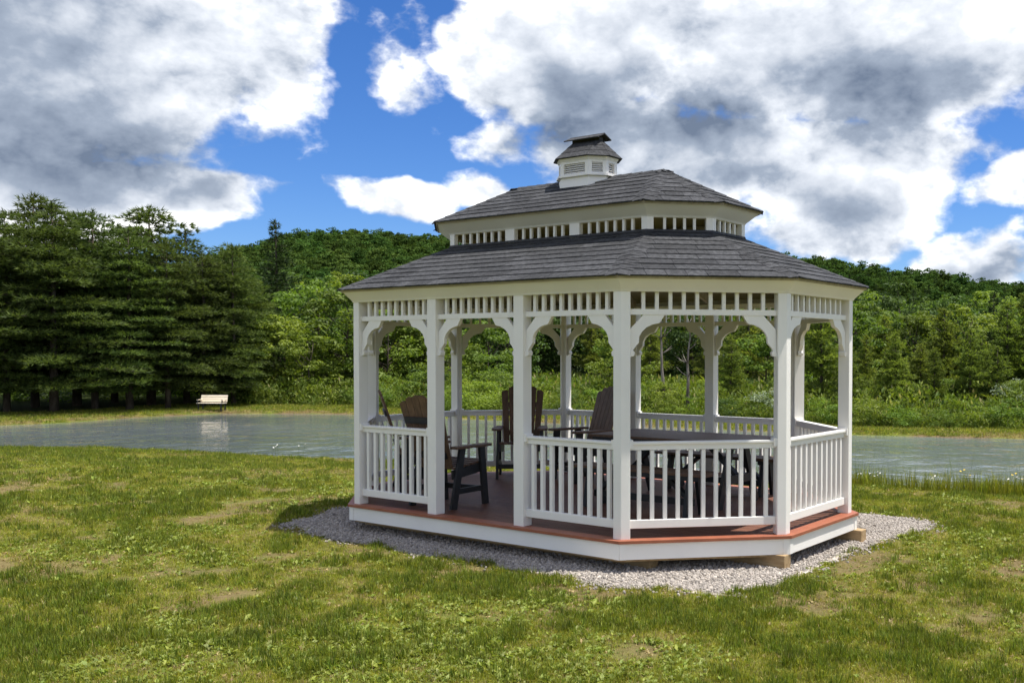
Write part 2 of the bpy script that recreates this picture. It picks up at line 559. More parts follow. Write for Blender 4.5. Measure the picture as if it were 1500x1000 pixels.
def bare_fn(x, y):
    """bare, thin-grass patches of the lawn, 0..1"""
    b = .7 * sstep(.62, .76, fbm(x, y, .55, 21, 5))
    b = np.maximum(b, .85 * sstep(.60, .72, fbm(x, y, 1.7, 33, 4)))
    gd = sdf(x, y, GRAVEL)
    b = np.maximum(b, (1 - sstep(.02, .45, gd)) * .55 * sstep(.35, .6, fbm(x, y, 2.2, 8, 3)))
    far = np.hypot(x - VX, y - VY)
    b = np.where(far > 32, .35 * b, b)
    wx = sdf(x, y)
    shore = (1 - sstep(.1, .8, np.abs(wx))) * sstep(.42, .62, fbm(x, y, .9, 44, 3)) * (far > 24)
    return np.clip(np.maximum(b, shore), 0, 1)


def axis(lo, hi, step, lim, g=1.16):
    a = list(np.arange(lo, hi + 1e-6, step))
    s, p = step, hi
    up = []
    while p < lim:
        s = min(s * g, 22); p += s; up.append(p)
    s, p = step, lo
    dn = []
    while p > -lim:
        s = min(s * g, 22); p -= s; dn.append(p)
    return np.array(dn[::-1] + a + up)


gx = axis(-46, 14, .3, 1150); gy = axis(-14, 30, .3, 1150)
XX, YY = np.meshgrid(gx, gy)
ZZ = ground_z(XX, YY)
nx, ny = len(gx), len(gy)
idx = np.arange(nx * ny).reshape(ny, nx)
fc = np.stack([idx[:-1, :-1], idx[:-1, 1:], idx[1:, 1:], idx[1:, :-1]], -1).reshape(-1, 4)
gme = np_mesh('ground', np.stack([XX, YY, ZZ], -1).reshape(-1, 3), fc, 'ground')
a = gme.attributes.new('bare', 'FLOAT', 'POINT')
a.data.foreach_set('value', bare_fn(XX, YY).astype(np.float32).ravel())
FARX = np.hypot(XX - VX, YY - VY)
PS = sdf(XX, YY)
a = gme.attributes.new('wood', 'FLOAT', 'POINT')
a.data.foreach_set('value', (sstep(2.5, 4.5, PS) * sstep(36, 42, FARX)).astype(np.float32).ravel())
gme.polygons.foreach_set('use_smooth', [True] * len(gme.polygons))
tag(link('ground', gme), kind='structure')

# pond: a sheet a little wider than the shoreline, the banks rise through it
c0 = POND.mean(0)
wm = MB()
pv = [(c0[0] + (p[0] - c0[0]) * 1.03, c0[1] + (p[1] - c0[1]) * 1.06, WATER_Z) for p in POND]
wm.add(pv, [tuple(range(len(pv)))])
tag(wm.build('pond_water', 'water'), kind='structure')

# ------------------------------------------------------------------ gazebo
GW, GL = 3.66, 3.637
GD = .2929 * GW
HR, HL, HF = .88, 2.05, 2.26
CN = ['A', 'D', 'E', 'F', 'G', 'J', 'K', 'L']


def octo(o, l=GL, w=GW, d=GD):
    """corners of the stretched octagon, pushed out by o"""
    s, t = w / 2 + o, o * .41421
    return [Vector(p) for p in ((-l / 2 - t, -s), (l / 2 + t, -s), (l / 2 + d + o, -w / 2 + d - t), (l / 2 + d + o, w / 2 - d + t),
                                (l / 2 + t, s), (-l / 2 - t, s), (-l / 2 - d - o, w / 2 - d + t), (-l / 2 - d - o, -w / 2 + d - t))]


def v3(p, z):
    return Vector((p[0], p[1], z))


gz0 = -.305
gaz = empty('gazebo', (0, 0, gz0))
tag(gaz, 'white two-tier oval gazebo with charcoal shingle roof and cupola on a gravel pad', 'gazebo')
GINV = Matrix.Translation((0, 0, -gz0))


def gpart(o):
    """a part modelled in world coordinates, hung under the gazebo"""
    o.parent = gaz
    o.matrix_parent_inverse = GINV
    return o


def ring_seg(mb, i, o1, z1, o2, z2, thick, inset=0, **kw):
    """board along side i between two offset rings, thickness inward"""
    P, Q = octo(o1, **kw), octo(o2, **kw)
    P2, Q2 = octo(o1 - thick, **kw), octo(o2 - thick, **kw)
    j = (i + 1) % 8

    def ends(S):
        a, b = S[i], S[j]
        u = (b - a).normalized() * inset
        return a + u, b - u
    a1, b1 = ends(P); a2, b2 = ends(Q); a3, b3 = ends(P2); a4, b4 = ends(Q2)
    mb.add([v3(a1, z1), v3(b1, z1), v3(b2, z2), v3(a2, z2), v3(a3, z1), v3(b3, z1), v3(b4, z2), v3(a4, z2)],
           [(0, 1, 2, 3), (5, 4, 7, 6), (4, 0, 3, 7), (1, 5, 6, 2), (3, 2, 6, 7), (4, 5, 1, 0)])
    return mb


# posts in order round the floor plan, (position, outward normals of the two sides)
C8 = octo(0)
plan = []
for i in range(8):
    plan.append((C8[i], True))
    if i in (0, 4):
        a, b = C8[i], C8[(i + 1) % 8]
        plan += [(a.lerp(b, 1 / 3), False), (a.lerp(b, 2 / 3), False)]
NP = len(plan)
bays = []
for i in range(NP):
    a, b = plan[i][0], plan[(i + 1) % NP][0]
    t = (b - a).normalized()
    bays.append((a, b, t, Vector((t.y, -t.x))))

for i, (p, corner) in enumerate(plan):
    mb = MB()
    t1, n1 = bays[i - 1][2], bays[i - 1][3]
    t2, n2 = bays[i][2], bays[i][3]
    if corner:
        bis = (n1 + n2).normalized(); k = 1 / bis.dot(n1)
        V = p + bis * .065 * k
        Wd = .088
        poly = [V, V + t2 * Wd, V + t2 * Wd - n2 * .125, p - bis * .06 * k, V - t1 * Wd - n1 * .125, V - t1 * Wd]
    else:
        poly = [p + n2 * .064 - t2 * .064, p + n2 * .064 + t2 * .064, p - n2 * .064 + t2 * .064, p - n2 * .064 - t2 * .064]
    mb.prism([v3(q, .0) for q in poly], [v3(q, HF + .03) for q in poly])
    gpart(mb.build('post', 'vinyl', bevel=.006))

BAL = MB().box((0, 0, .485), (.036, .036, .65)).mesh('baluster', 'vinyl')
PIC = MB().box((0, 0, (HL + .05 + HF + .02) / 2), (.034, .034, HF - HL - .03)).mesh('frieze_picket', 'vinyl')
BR_UP = [(.125, 0), (.004, .125)]
BR_LO = [(0, .355), (.058, .285), (.084, .255), (.088, .20), (.112, .155), (.155, .115), (.21, .088), (.262, .078), (.278, .072), (.325, 0)]


def bracket(mb, p, t, n, z):
    prof = [(.006, .128), (0, .36)] + BR_LO[1:] + [(.125, 0)]
    f = lambda u, dn, s: v3(p + t * u + n * s, z - dn)
    mb.prism([f(u, d_, -.021) for u, d_ in prof], [f(u, d_, .021) for u, d_ in prof])
    # the little moulded foot where the bracket meets the post
    foot = [(0, .34), (.03, .325), (.045, .345), (.04, .375), (.0, .385)]
    mb.prism([f(u, d_, -.03) for u, d_ in foot], [f(u, d_, .03) for u, d_ in foot])


for i, (a, b, t, n) in enumerate(bays):
    ang = math.atan2(t.y, t.x)
    ca, cb = plan[i][1], plan[(i + 1) % NP][1]
    ea, eb = (.062 if ca else .062), (.062 if cb else .062)
    p, q = a + t * ea, b - t * eb
    L = (q - p).length
    mid = (p + q) / 2
    big = (b - a).length > 1.3
    # frieze under the fascia
    fr = MB().box(v3(mid, HL + .026), (L, .055, .052), ang).build('frieze', 'vinyl')
    gpart(fr)
    nP = 10 if big else 9
    for k in range(nP):
        c = p.lerp(q, (k + 1) / (nP + 1))
        link('frieze_picket', PIC, fr, loc=(c.x, c.y, 0), rz=ang)
    for e0, tt in ((p, t), (q, -t)):
        mb = MB(); bracket(mb, e0, tt, n, HL)
        gpart(mb.build('bracket', 'vinyl'))
    # header board that closes the wall under the eave
    mb = MB().box(v3(mid, HF + .035), (L + .1, .05, .05), ang)
    gpart(mb.build('header', 'vinyl'))
    if i == 1:
        continue            # the doorway
    rail = MB().box(v3(mid, .842), (L, .05, .056), ang).build('railing', 'vinyl')
    gpart(rail)
    MB().box(v3(mid, .877), (L + .01, .085, .024), ang).build('rail_cap', 'vinyl', rail, bevel=.004)
    MB().box(v3(mid, .133), (L, .05, .078), ang).build('bottom_rail', 'vinyl', rail, bevel=.004)
    nB = 11 if big else 9
    if i in (4, 8, 10): nB = 11
    for k in range(nB):
        c = p.lerp(q, (k + .75) / (nB + .5))
        link('baluster', BAL, rail, loc=(c.x, c.y, 0), rz=ang)
    for e0, s in ((p, 1), (q, -1)):
        cpt = e0 + t * s * .012
        MB().box(v3(cpt, .87), (.03, .11, .075), ang).build('rail_bracket', 'vinyl', rail)

# fascia: flared boards on both tiers, soffits behind
for i in range(8):
    mb = MB(); ring_seg(mb, i, .072, HF, .085, HF + .02, .05); ring_seg(mb, i, .085, HF + .0202, .195, HF + .128, .03)
    gpart(mb.build('fascia', 'cream'))
    mb = MB(); ring_seg(mb, i, -1.0, 3.085, -.985, 3.105, .05); ring_seg(mb, i, -.985, 3.1052, -.85, 3.208, .03)
    gpart(mb.build('upper_fascia', 'cream'))


# roofs
def clip(poly, inside, inter):
    out = []
    for k in range(len(poly)):
        a, b = poly[k - 1], poly[k]
        ia, ib = inside(a), inside(b)
        if ib:
            if not ia: out.append(inter(a, b))
            out.append(b)
        elif ia:
            out.append(inter(a, b))
    return out


def clip_convex(poly, hull):
    n = len(hull)
    for k in range(n):
        A, B = hull[k], hull[(k + 1) % n]
        ex, ey = B[0] - A[0], B[1] - A[1]
        side = lambda p: ex * (p[1] - A[1]) - ey * (p[0] - A[0])

        def inter(p, q):
            s1, s2 = side(p), side(q)
            t = s1 / (s1 - s2)
            return (p[0] + (q[0] - p[0]) * t, p[1] + (q[1] - p[1]) * t)
        poly = clip(poly, lambda p: side(p) >= -1e-9, inter)
        if len(poly) < 3: return []
    return poly


def area(poly):
    return abs(sum(poly[k - 1][0] * poly[k][1] - poly[k][0] * poly[k - 1][1] for k in range(len(poly)))) / 2


ridge = 1.06
up_c = octo(-.83)
RT = 3.715


def roof_faces(o_lo, z_lo, o_hi, z_hi):
    lo, hi = octo(o_lo), octo(o_hi)
    for i in range(8):
        j = (i + 1) % 8
        yield i, [v3(lo[i], z_lo), v3(lo[j], z_lo), v3(hi[j], z_hi), v3(hi[i], z_hi)]


def upper_faces():
    lo = up_c
    rl, rr = Vector((-ridge, 0, RT)), Vector((ridge, 0, RT))
    apex = [rl, rr, rr, rr, rr, rl, rl, rl]
    for i in range(8):
        j = (i + 1) % 8
        f = [v3(lo[i], 3.225), v3(lo[j], 3.225), apex[j], apex[i]]
        if (f[2] - f[3]).length < 1e-5: f = f[:3]
        yield i, f


SHOWN = (0, 1, 2, 7)


def shingle_face(pts, expo, parent, sep, stuffmb):
    """courses of tabs on one roof plane; pts[0], pts[1] are the eave"""
    o = pts[0]
    U = (pts[1] - pts[0]).normalized()
    Nn = (pts[1] - pts[0]).cross(pts[2] - pts[0]).normalized()
    V_ = Nn.cross(U)
    hull = [((p - o).dot(U), (p - o).dot(V_)) for p in pts]
    vmax = max(h[1] for h in hull); umax = max(h[0] for h in hull); umin = min(h[0] for h in hull)
    k = 0
    while k * expo < vmax - .02:
        off = random.uniform(0, .305)
        u = umin - off
        while u < umax:
            w = .305 * random.choice((.62, 1, 1, 1.4))
            v0 = k * expo - (.02 if k == 0 else 0) + random.uniform(-.0015, .0015)
            v1 = k * expo + expo * 1.18
            g = .0022
            poly = clip_convex([(u + g, v0), (u + w - g, v0), (u + w - g, v1), (u + g, v1)], [(h[0], h[1] - (.03 if h[1] < .01 else 0)) for h in hull])
            u += w
            if len(poly) < 3 or area(poly) < .0006: continue
            hgt = random.uniform(.008, .012)
            ht = lambda q: .0035 + hgt * max(0, 1 - (q[1] - v0) / (v1 - v0))
            bot = [o + U * q[0] + V_ * q[1] - Nn * .001 for q in poly]
            top = [o + U * q[0] + V_ * q[1] + Nn * (ht(q) + .002) for q in poly]
            if sep:
                MB().prism(bot, top).build('shingle', 'shingle', parent)
            else:
                stuffmb.prism(bot, top)
        k += 1


def caps_line(a, b, nl, nr, parent, expo=.145, wid=.115):
    """bent cap pieces up a hip or along a ridge; nl, nr are the two face normals"""
    d = (b - a); L = d.length; d.normalize()
    sl_ = nl.cross(d).normalized(); sr_ = d.cross(nr).normalized()
    cm = (nl + nr).normalized()
    k = 0.0
    while k < L - .03:
        e1 = min(k + expo * 1.25, L)
        p0, p1 = a + d * (k - .006), a + d * e1
        h0, h1 = .019, .012
        vs_ = []
        for p, h in ((p0, h0), (p1, h1)):
            vs_ += [p + sl_ * wid + nl * (h - .005), p + cm * (h), p + sr_ * wid + nr * (h - .005),
                    p + sl_ * wid + nl * (h - .013), p + cm * (h - .010), p + sr_ * wid + nr * (h - .013)]
        fs = [(0, 1, 7, 6), (1, 2, 8, 7), (3, 9, 10, 4), (4, 10, 11, 5), (0, 3, 4, 1), (1, 4, 5, 2), (6, 7, 10, 9), (7, 8, 11, 10), (0, 6, 9, 3), (2, 5, 11, 8)]
        MB().add(vs_, fs).build('ridge_cap', 'shingle', parent)
        k += expo


def fnormal(f):
    return (f[1] - f[0]).cross(f[2] - f[0]).normalized()


LOF = dict(roof_faces(.205, 2.395, -1.045, 2.945))
UPF = dict(upper_faces())
for faces, nm, expo in ((LOF, 'roof_panel', .150), (UPF, 'upper_roof_panel', .150)):
    for i, f in faces.items():
        nn = fnormal(f)
        rp = gpart(MB().prism([p - nn * .03 for p in f], [p - nn * .002 for p in f]).build(nm, 'ply'))
        st = MB()
        shingle_face(f, expo, rp, i in SHOWN, st)
        if st.v:
            s_ = st.build('shingle', 'shingle', rp); s_['kind'] = 'stuff'
        g = faces[(i + 1) % 8]
        a_, b_ = f[1], f[2]
        caps_line(a_, b_, nn, fnormal(g), rp)
    if nm == 'upper_roof_panel':
        rr_ = UPF[0]
        caps_line(Vector((-ridge, 0, RT)), Vector((-.33, 0, RT)), fnormal(UPF[4]), fnormal(UPF[0]), rp)
        caps_line(Vector((ridge, 0, RT)), Vector((.33, 0, RT)), fnormal(UPF[0]), fnormal(UPF[4]), rp)

# rafters under both roofs
for i in range(NP):
    p = plan[i][0]
    ins = octo(-1.03)
    a, b, t, n = bays[i]
    inner = Vector((max(-GL / 2 + .43, min(GL / 2 - .43, p.x * .77)) if abs(p.y) > 1.5 else p.x * .72, p.y * .44))
    dlt = p - inner; ins_ = min(abs(dlt.dot(bays[i - 1][3])), abs(dlt.dot(bays[i][3])))
    gpart(MB().beam(v3(p, 2.35), v3(inner, 2.35 + .44 * ins_), .04, .09).build('rafter', 'ply'))

# clerestory between the tiers
CI = octo(-1.03)
cpl = []
for i in range(8):
    cpl.append(CI[i])
    if i in (0, 4):
        cpl += [CI[i].lerp(CI[(i + 1) % 8], 1 / 3), CI[i].lerp(CI[(i + 1) % 8], 2 / 3)]
CP = MB().box((0, 0, 3.02), (.028, .028, .22)).mesh('clerestory_picket', 'vinyl')
for i, p in enumerate(cpl):
    q = cpl[(i + 1) % len(cpl)]
    pr = cpl[i - 1]
    t = (q - p).normalized(); ang = math.atan2(t.y, t.x)
    tp = (p - pr).normalized()
    bis = (tp + t).normalized()
    n1_, n2_ = Vector((tp.y, -tp.x)), Vector((t.y, -t.x))
    bn = (n1_ + n2_).normalized(); kq = 1 / bn.dot(n1_)
    V = p + bn * .032 * kq
    poly = [V, V + t * .068, V + t * .068 - n2_ * .06, p - bn * .03 * kq, V - tp * .068 - n1_ * .06, V - tp * .068]
    if kq < 1.001: poly = [V + t * .068, V + t * .068 - n2_ * .06, V - tp * .068 - n1_ * .06, V - tp * .068]
    po = gpart(MB().prism([v3(w_, 2.91) for w_ in poly], [v3(w_, 3.10) for w_ in poly]).build('clerestory_post', 'vinyl'))
    L = (q - p).length
    nk = 6 if L > .8 else 4
    for k in range(nk):
        c = p + t * (.07 + (L - .14) * (k + 1) / (nk + 1))
        link('clerestory_picket', CP, po, loc=(c.x, c.y, 0), rz=ang)
for i in range(8):
    mb = MB(); ring_seg(mb, i, -.985, 2.935, -.995, 2.962, .06)
    gpart(mb.build('flashing', 'flash'))
    mb = MB(); ring_seg(mb, i, -1.0, 3.088, -1.0, 3.118, .09)
    gpart(mb.build('upper_plate', 'ply'))

# cupola
cup = MB()
CO = dict(l=.40, w=.50, d=.15)


def coct(o, z):
    return [v3(p, z) for p in octo(o, **CO)]


cup.prism(coct(.015, 3.52), coct(-.005, 3.715))
cp = gpart(cup.build('cupola', 'vinyl'))
mb = MB().prism(coct(.028, 3.716), coct(.028, 3.737)); mb.build('moulding', 'vinyl', cp)
MB().prism(coct(-.045, 3.737), coct(-.045, 3.93)).build('louver_backing', 'black', cp)
MB().prism(coct(0, 3.895), coct(.03, 3.94)).build('moulding', 'cream', cp)
cc = octo(0, **CO)
for i in range(8):
    a, b = cc[i], cc[(i + 1) % 8]
    t = (b - a).normalized(); n = Vector((t.y, -t.x)); ang = math.atan2(t.y, t.x); L = (b - a).length
    for e0, s in ((a, 1), (b, -1)):
        c = e0 + t * s * .022 - n * .02
        MB().box(v3(c, 3.818), (.046, .04, .158), ang).build('corner_stile', 'vinyl', cp)
    c = (a + b) / 2 - n * .02
    MB().box(v3(c, 3.882), (L - .09, .038, .028), ang).build('louver_rail', 'vinyl', cp)
    MB().box(v3(c, 3.745), (L - .09, .038, .016), ang).build('louver_rail', 'vinyl', cp)
    for k in range(5):
        z = 3.768 + k * .0235
        Mx = Matrix.Rotation(ang, 4, 'Z') @ Matrix.Rotation(R(38), 4, 'X')
        MB().box(v3((a + b) / 2 - n * .022, z), (L - .088, .030, .006), M=Mx).build('louver_slat', 'vinyl', cp)
lo = octo(.058, **CO); hi = [Vector(p) for p in ((-.17, -.06), (.17, -.06), (.20, -.03), (.20, .03), (.17, .06), (-.17, .06), (-.20, .03), (-.20, -.03))]
cr_ = MB().prism([v3(p, 3.93) for p in lo] , [v3(p, 4.145) for p in hi]).build('cupola_roof', 'shingle', cp)
for i in range(8):
    j = (i + 1) % 8
    for k in range(3):
        f0, f1 = k / 3, (k + 1.12) / 3
        A0, B0 = v3(lo[i], 3.93).lerp(v3(hi[i], 4.145), f0), v3(lo[j], 3.93).lerp(v3(hi[j], 4.145), f0)
        A1, B1 = v3(lo[i], 3.93).lerp(v3(hi[i], 4.145), min(f1, 1)), v3(lo[j], 3.93).lerp(v3(hi[j], 4.145), min(f1, 1))
        nn = (B0 - A0).cross(A1 - A0).normalized()
        MB().prism([A0, B0, B1, A1], [A0 + nn * .008, B0 + nn * .008, B1 + nn * .004, A1 + nn * .004]).build('cupola_shingle', 'shingle', cp)
for s in (-1, 1):
    Mx = Matrix.Rotation(R(-24 * s), 4, 'X')
    MB().box((0, s * .062, 4.196), (.50, .15, .012), M=Mx).build('cupola_cap', 'shingle', cp)
MB().box((0, 0, 4.165), (.40, .07, .05)).build('cap_block', 'flash', cp)

# deck: boards, nosing, skirt
ho = [(p.x, p.y) for p in octo(-.015)]
BWd = .140
y = -GW / 2 + .0
dk_ = gpart(MB().prism([v3(p, -.09) for p in octo(.05)], [v3(p, -.026) for p in octo(.05)]).build('deck_frame', 'timber'))
while y < GW / 2:
    poly = clip_convex([(-4, y + .0025), (4, y + .0025), (4, y + BWd - .0025), (-4, y + BWd - .0025)], ho)
    if len(poly) >= 3 and area(poly) > .01:
        MB().prism([(px, py, -.025) for px, py in poly], [(px, py, 0) for px, py in poly]).build('deck_board', 'deck', dk_)
    y += BWd
for i in range(8):
    mb = MB(); ring_seg(mb, i, .135, -.024, .135, .003, .147, .0006)
    mb.build('deck_nosing', 'decknose', dk_)
    mb = MB(); ring_seg(mb, i, .112, -.172, .112, -.0245, .03)
    sk = gpart(mb.build('skirt', 'vinyl'))
    a = octo(.116)[i]; t = (octo(.116)[(i + 1) % 8] - a).normalized()
    ang = math.atan2(t.y, t.x)
    for e0, s in ((a, 1), (octo(.116)[(i + 1) % 8], -1)):
        c = e0 + t * s * .032 - Vector((t.y, -t.x)) * .012
        MB().box(v3(c, -.099), (.062, .03, .147), ang).build('corner_trim', 'vinyl', sk)
# timber skids the floor rests on
for yy, x0, x1 in ((-1.55, -2.0, 1.98), (-.84, -2.75, 3.00), (.80, -2.75, 3.09), (1.55, -2.0, 1.95)):
    gpart(MB().box(((x0 + x1) / 2, yy, -.2405), (x1 - x0, .135, .135)).build('skid_timber', 'timber', bevel=.006))
for i in range(8):
    mb = MB(); ring_seg(mb, i, .06, -.20, .06, -.10, .05)
    gpart(mb.build('rim_joist', 'timber'))


# ------------------------------------------------------------------ furniture on the deck
def make_chair():
    """upright fan-back armchair, brown slats on a black frame, faces +y, origin on the floor"""
    c = empty('armchair', (0, 0, 0))
    for s in (-1, 1):
        MB().beam((s * .30, .24, 0), (s * .29, .185, .655), .032, .088, (0, 1, 0)).build('leg', 'black', c)
        MB().beam((s * .30, -.30, 0), (s * .29, -.14, .655), .032, .088, (0, 1, 0)).build('leg', 'black', c)
        MB().beam((s * .262, -.27, .37), (s * .262, .27, .425), .03, .10).build('seat_rail', 'black', c)
        MB().beam((s * .298, -.24, .19), (s * .298, .215, .19), .026, .06).build('stretcher', 'black', c)
        # arm: paddle outline
        pr = [(-.05, -.30), (.045, -.30), (.06, -.1), (.075, .15), (.06, .28), (.0, .315), (-.06, .28), (-.07, .1)]
        pts = [(s * .305 + s * a_, b_) for a_, b_ in pr]
        if s < 0: pts = pts[::-1]
        MB().prism([(x_, y_, .655) for x_, y_ in pts], [(x_, y_, .683) for x_, y_ in pts]).build('arm', 'brown', c, bevel=.004)
    MB().beam((-.28, .235, .17), (.28, .235, .17), .03, .06).build('foot_rail', 'black', c)
    for k in range(6):
        y_ = -.20 + k * .092
        MB().box((0, y_, .44 + (y_ + .2) * .1), (.53, .084, .026)).build('seat_slat', 'brown', c, bevel=.004)
    # fan back: tapered slats, rounded top, leaning back
    n = 6
    tilt = R(17)
    for k in range(n):
        u = (k - (n - 1) / 2) / ((n - 1) / 2)
        fan = u * .045
        w0, w1 = .076, .094
        x0, x1 = u * .205, u * .205 + fan
        top = .845 - .075 * abs(u) ** 2.2
        prof = [(x0 - w0 / 2, .02), (x0 + w0 / 2, .02), (x1 + w1 / 2, top - (.02 if u > 0 else 0)), (x1, top + .006), (x1 - w1 / 2, top - (.02 if u < 0 else 0))]
        f = lambda q, d_: (q[0], -.245 - math.sin(tilt) * q[1] + d_ * math.cos(tilt) - .045 * (q[1] / .85) ** 2 * .5, .43 + math.cos(tilt) * q[1] + d_ * math.sin(tilt))
        MB().prism([f(q, .011) for q in prof], [f(q, -.011) for q in prof]).build('back_slat', 'brown', c)
    for h, w in ((.16, .44), (.56, .52)):
        zc = .43 + math.cos(tilt) * h; yc = -.245 - math.sin(tilt) * h - .045 * (h / .85) ** 2 * .5 - .026
        MB().box((0, yc, zc), (w, .028, .07), M=Matrix.Rotation(tilt, 4, 'X')).build('back_rail', 'black', c)
    return c


ch0 = make_chair()
chairs = [((-.95, -1.28), 4, 'brown slatted fan-back armchair with black legs just inside the doorway'),
          ((-1.93, 1.0), -142, 'brown fan-back armchair facing the doorway from the far corner of the deck'),
          ((-1.05, 1.20), 160, 'brown fan-back armchair against the back railing beside the end of the long table'),
          ((-2.13, -.62), -38, 'brown armchair seen edge-on in the end of the deck away from the table')]
for k, ((x_, y_), a_, lab) in enumerate(chairs):
    c = ch0 if k == 0 else copy_tree(ch0)
    c.location = (x_, y_, 0.0); c.rotation_euler = (0, 0, R(a_))
    tag(c, lab, 'chair', 'brown and black armchairs on the gazebo deck')

tb = empty('dining_table', (1.0, .52, 0))
tag(tb, 'long brown slatted dining table with black trestle legs on the gazebo deck', 'table')
for k in range(7):
    MB().box((0, -.43 + k * .1435, .737), (2.0, .137, .028)).build('table_slat', 'brown', tb, bevel=.004)
for s in (-1, 1):
    MB().box((s * .72, 0, .70), (.09, .86, .046)).build('cross_bar', 'black', tb)
    for q in (-1, 1):
        MB().beam((s * .72, q * .42, 0), (s * .72, q * .16, .68), .04, .10, (0, 1, 0)).build('leg', 'black', tb)
    MB().box((s * .72, 0, .30), (.06, .62, .09)).build('trestle_bar', 'black', tb)
    MB().beam((s * .70, 0, .34), (s * .30, 0, .69), .04, .08, (0, 1, 0)).build('brace', 'black', tb)
MB().box((0, -.475, .705), (1.9, .03, .06)).build('apron', 'black', tb)
MB().box((0, .475, .705), (1.9, .03, .06)).build('apron', 'black', tb)


def make_bench_seat():
    bn = empty('dining_bench', (0, 0, 0))
    for k in range(3):
        MB().box((0, -.115 + k * .115, .445), (1.75, .108, .03)).build('seat_slat', 'brown', bn, bevel=.004)
    for s in (-1, 1):
        MB().box((s * .65, 0, .405), (.08, .33, .045)).build('cross_bar', 'black', bn)
        for q in (-1, 1):
            MB().beam((s * .65, q * .16, 0), (s * .65, q * .08, .39), .04, .09, (0, 1, 0)).build('leg', 'black', bn)
        MB().beam((s * .63, 0, .14), (s * .30, 0, .40), .04, .07, (0, 1, 0)).build('brace', 'black', bn)
    MB().box((0, -.15, .41), (1.6, .028, .055)).build('apron', 'black', bn)
    MB().box((0, 0, .14), (1.3, .04, .07)).build('stretcher', 'black', bn)
    return bn


b1 = make_bench_seat(); b1.location = (1.05, -.38, 0)
tag(b1, 'low brown bench pulled up to the long table on the side of the front railing', 'bench', 'dining benches at the long table')
b2 = copy_tree(b1); b2.location = (1.0, 1.36, 0); b2.rotation_euler = (0, 0, math.pi)
tag(b2, 'low brown bench on the far side of the long table by the back railing', 'bench', 'dining benches at the long table')


# ------------------------------------------------------------------ instancing on points (ground cover and masses only)
def scatter(name, pts, rot, scl, pid, protos, kind='stuff', label=None, cat=None):
    me = bpy.data.meshes.new(name)
    n = len(pts)
    me.vertices.add(n); me.vertices.foreach_set('co', np.asarray(pts, np.float32).ravel())
    a = me.attributes.new('rot', 'FLOAT_VECTOR', 'POINT'); a.data.foreach_set('vector', np.asarray(rot, np.float32).ravel())
    a = me.attributes.new('scl', 'FLOAT_VECTOR', 'POINT'); a.data.foreach_set('vector', np.asarray(scl, np.float32).ravel())
    a = me.attributes.new('pid', 'INT', 'POINT'); a.data.foreach_set('value', np.asarray(pid, np.int32))
    o = link(name, me)
    ng = bpy.data.node_groups.new(name, 'GeometryNodeTree')
    ng.interface.new_socket('Geometry', in_out='INPUT', socket_type='NodeSocketGeometry')
    ng.interface.new_socket('Geometry', in_out='OUTPUT', socket_type='NodeSocketGeometry')
    nd, lk = ng.nodes, ng.links
    gi, go = nd.new('NodeGroupInput'), nd.new('NodeGroupOutput')
    ip = nd.new('GeometryNodeInstanceOnPoints')
    jn = nd.new('GeometryNodeJoinGeometry')
    for p in reversed(protos):           # a joined list counts from its last link
        oi = nd.new('GeometryNodeObjectInfo')
        oi.inputs['Object'].default_value = p
        oi.inputs['As Instance'].default_value = True
        lk.new(oi.outputs['Geometry'], jn.inputs[0])
    def named(nm, typ):
        q = nd.new('GeometryNodeInputNamedAttribute'); q.data_type = typ; q.inputs['Name'].default_value = nm
        return q.outputs['Attribute']
    e2r = nd.new('FunctionNodeEulerToRotation')
    lk.new(named('rot', 'FLOAT_VECTOR'), e2r.inputs[0])
    lk.new(gi.outputs[0], ip.inputs['Points'])
    lk.new(jn.outputs[0], ip.inputs['Instance'])
    ip.inputs['Pick Instance'].default_value = True
    lk.new(named('pid', 'INT'), ip.inputs['Instance Index'])
    lk.new(e2r.outputs[0], ip.inputs['Rotation'])
    lk.new(named('scl', 'FLOAT_VECTOR'), ip.inputs['Scale'])
    lk.new(ip.outputs[0], go.inputs[0])
    md = o.modifiers.new('scatter', 'NODES'); md.node_group = ng
    tag(o, label, cat, None, kind)
    return o


def proto(name, me):
    return bpy.data.objects.new(name, me)      # never linked to the scene: only a shape for the scatter


def quads(c, ax, ay, tint, shape='leaf'):
    """leaf faces: centre, half axis vectors. leaf = kite of 4 points"""
    n = len(c)
    v = np.stack([c - ax, c + ay - ax * .1, c + ax, c - ay - ax * .1], 1).reshape(-1, 3)
    f = np.arange(4 * n).reshape(n, 4)
    return v, f, np.repeat(tint, 4)


def rand_dirs(n, r=rng):
    v = r.normal(size=(n, 3)); return v / np.linalg.norm(v, axis=1, keepdims=True)


def leaves_from(c, size, r, outward=None, flat=.5):
    """random leaf quads at points c; flat>0 tilts the blades to lie level-ish and face out"""
    n = len(c)
    nrm = rand_dirs(n, r)
    if outward is not None: nrm = nrm * .75 + outward * .6
    nrm[:, 2] += flat
    nrm /= np.linalg.norm(nrm, axis=1, keepdims=True)
    t = np.cross(nrm, rand_dirs(n, r)); t /= np.linalg.norm(t, axis=1, keepdims=True) + 1e-9
    b = np.cross(nrm, t)
    s = size * r.uniform(.6, 1.35, (n, 1))
    return quads(c, t * s, b * s * .55, r.uniform(0, 1, n))


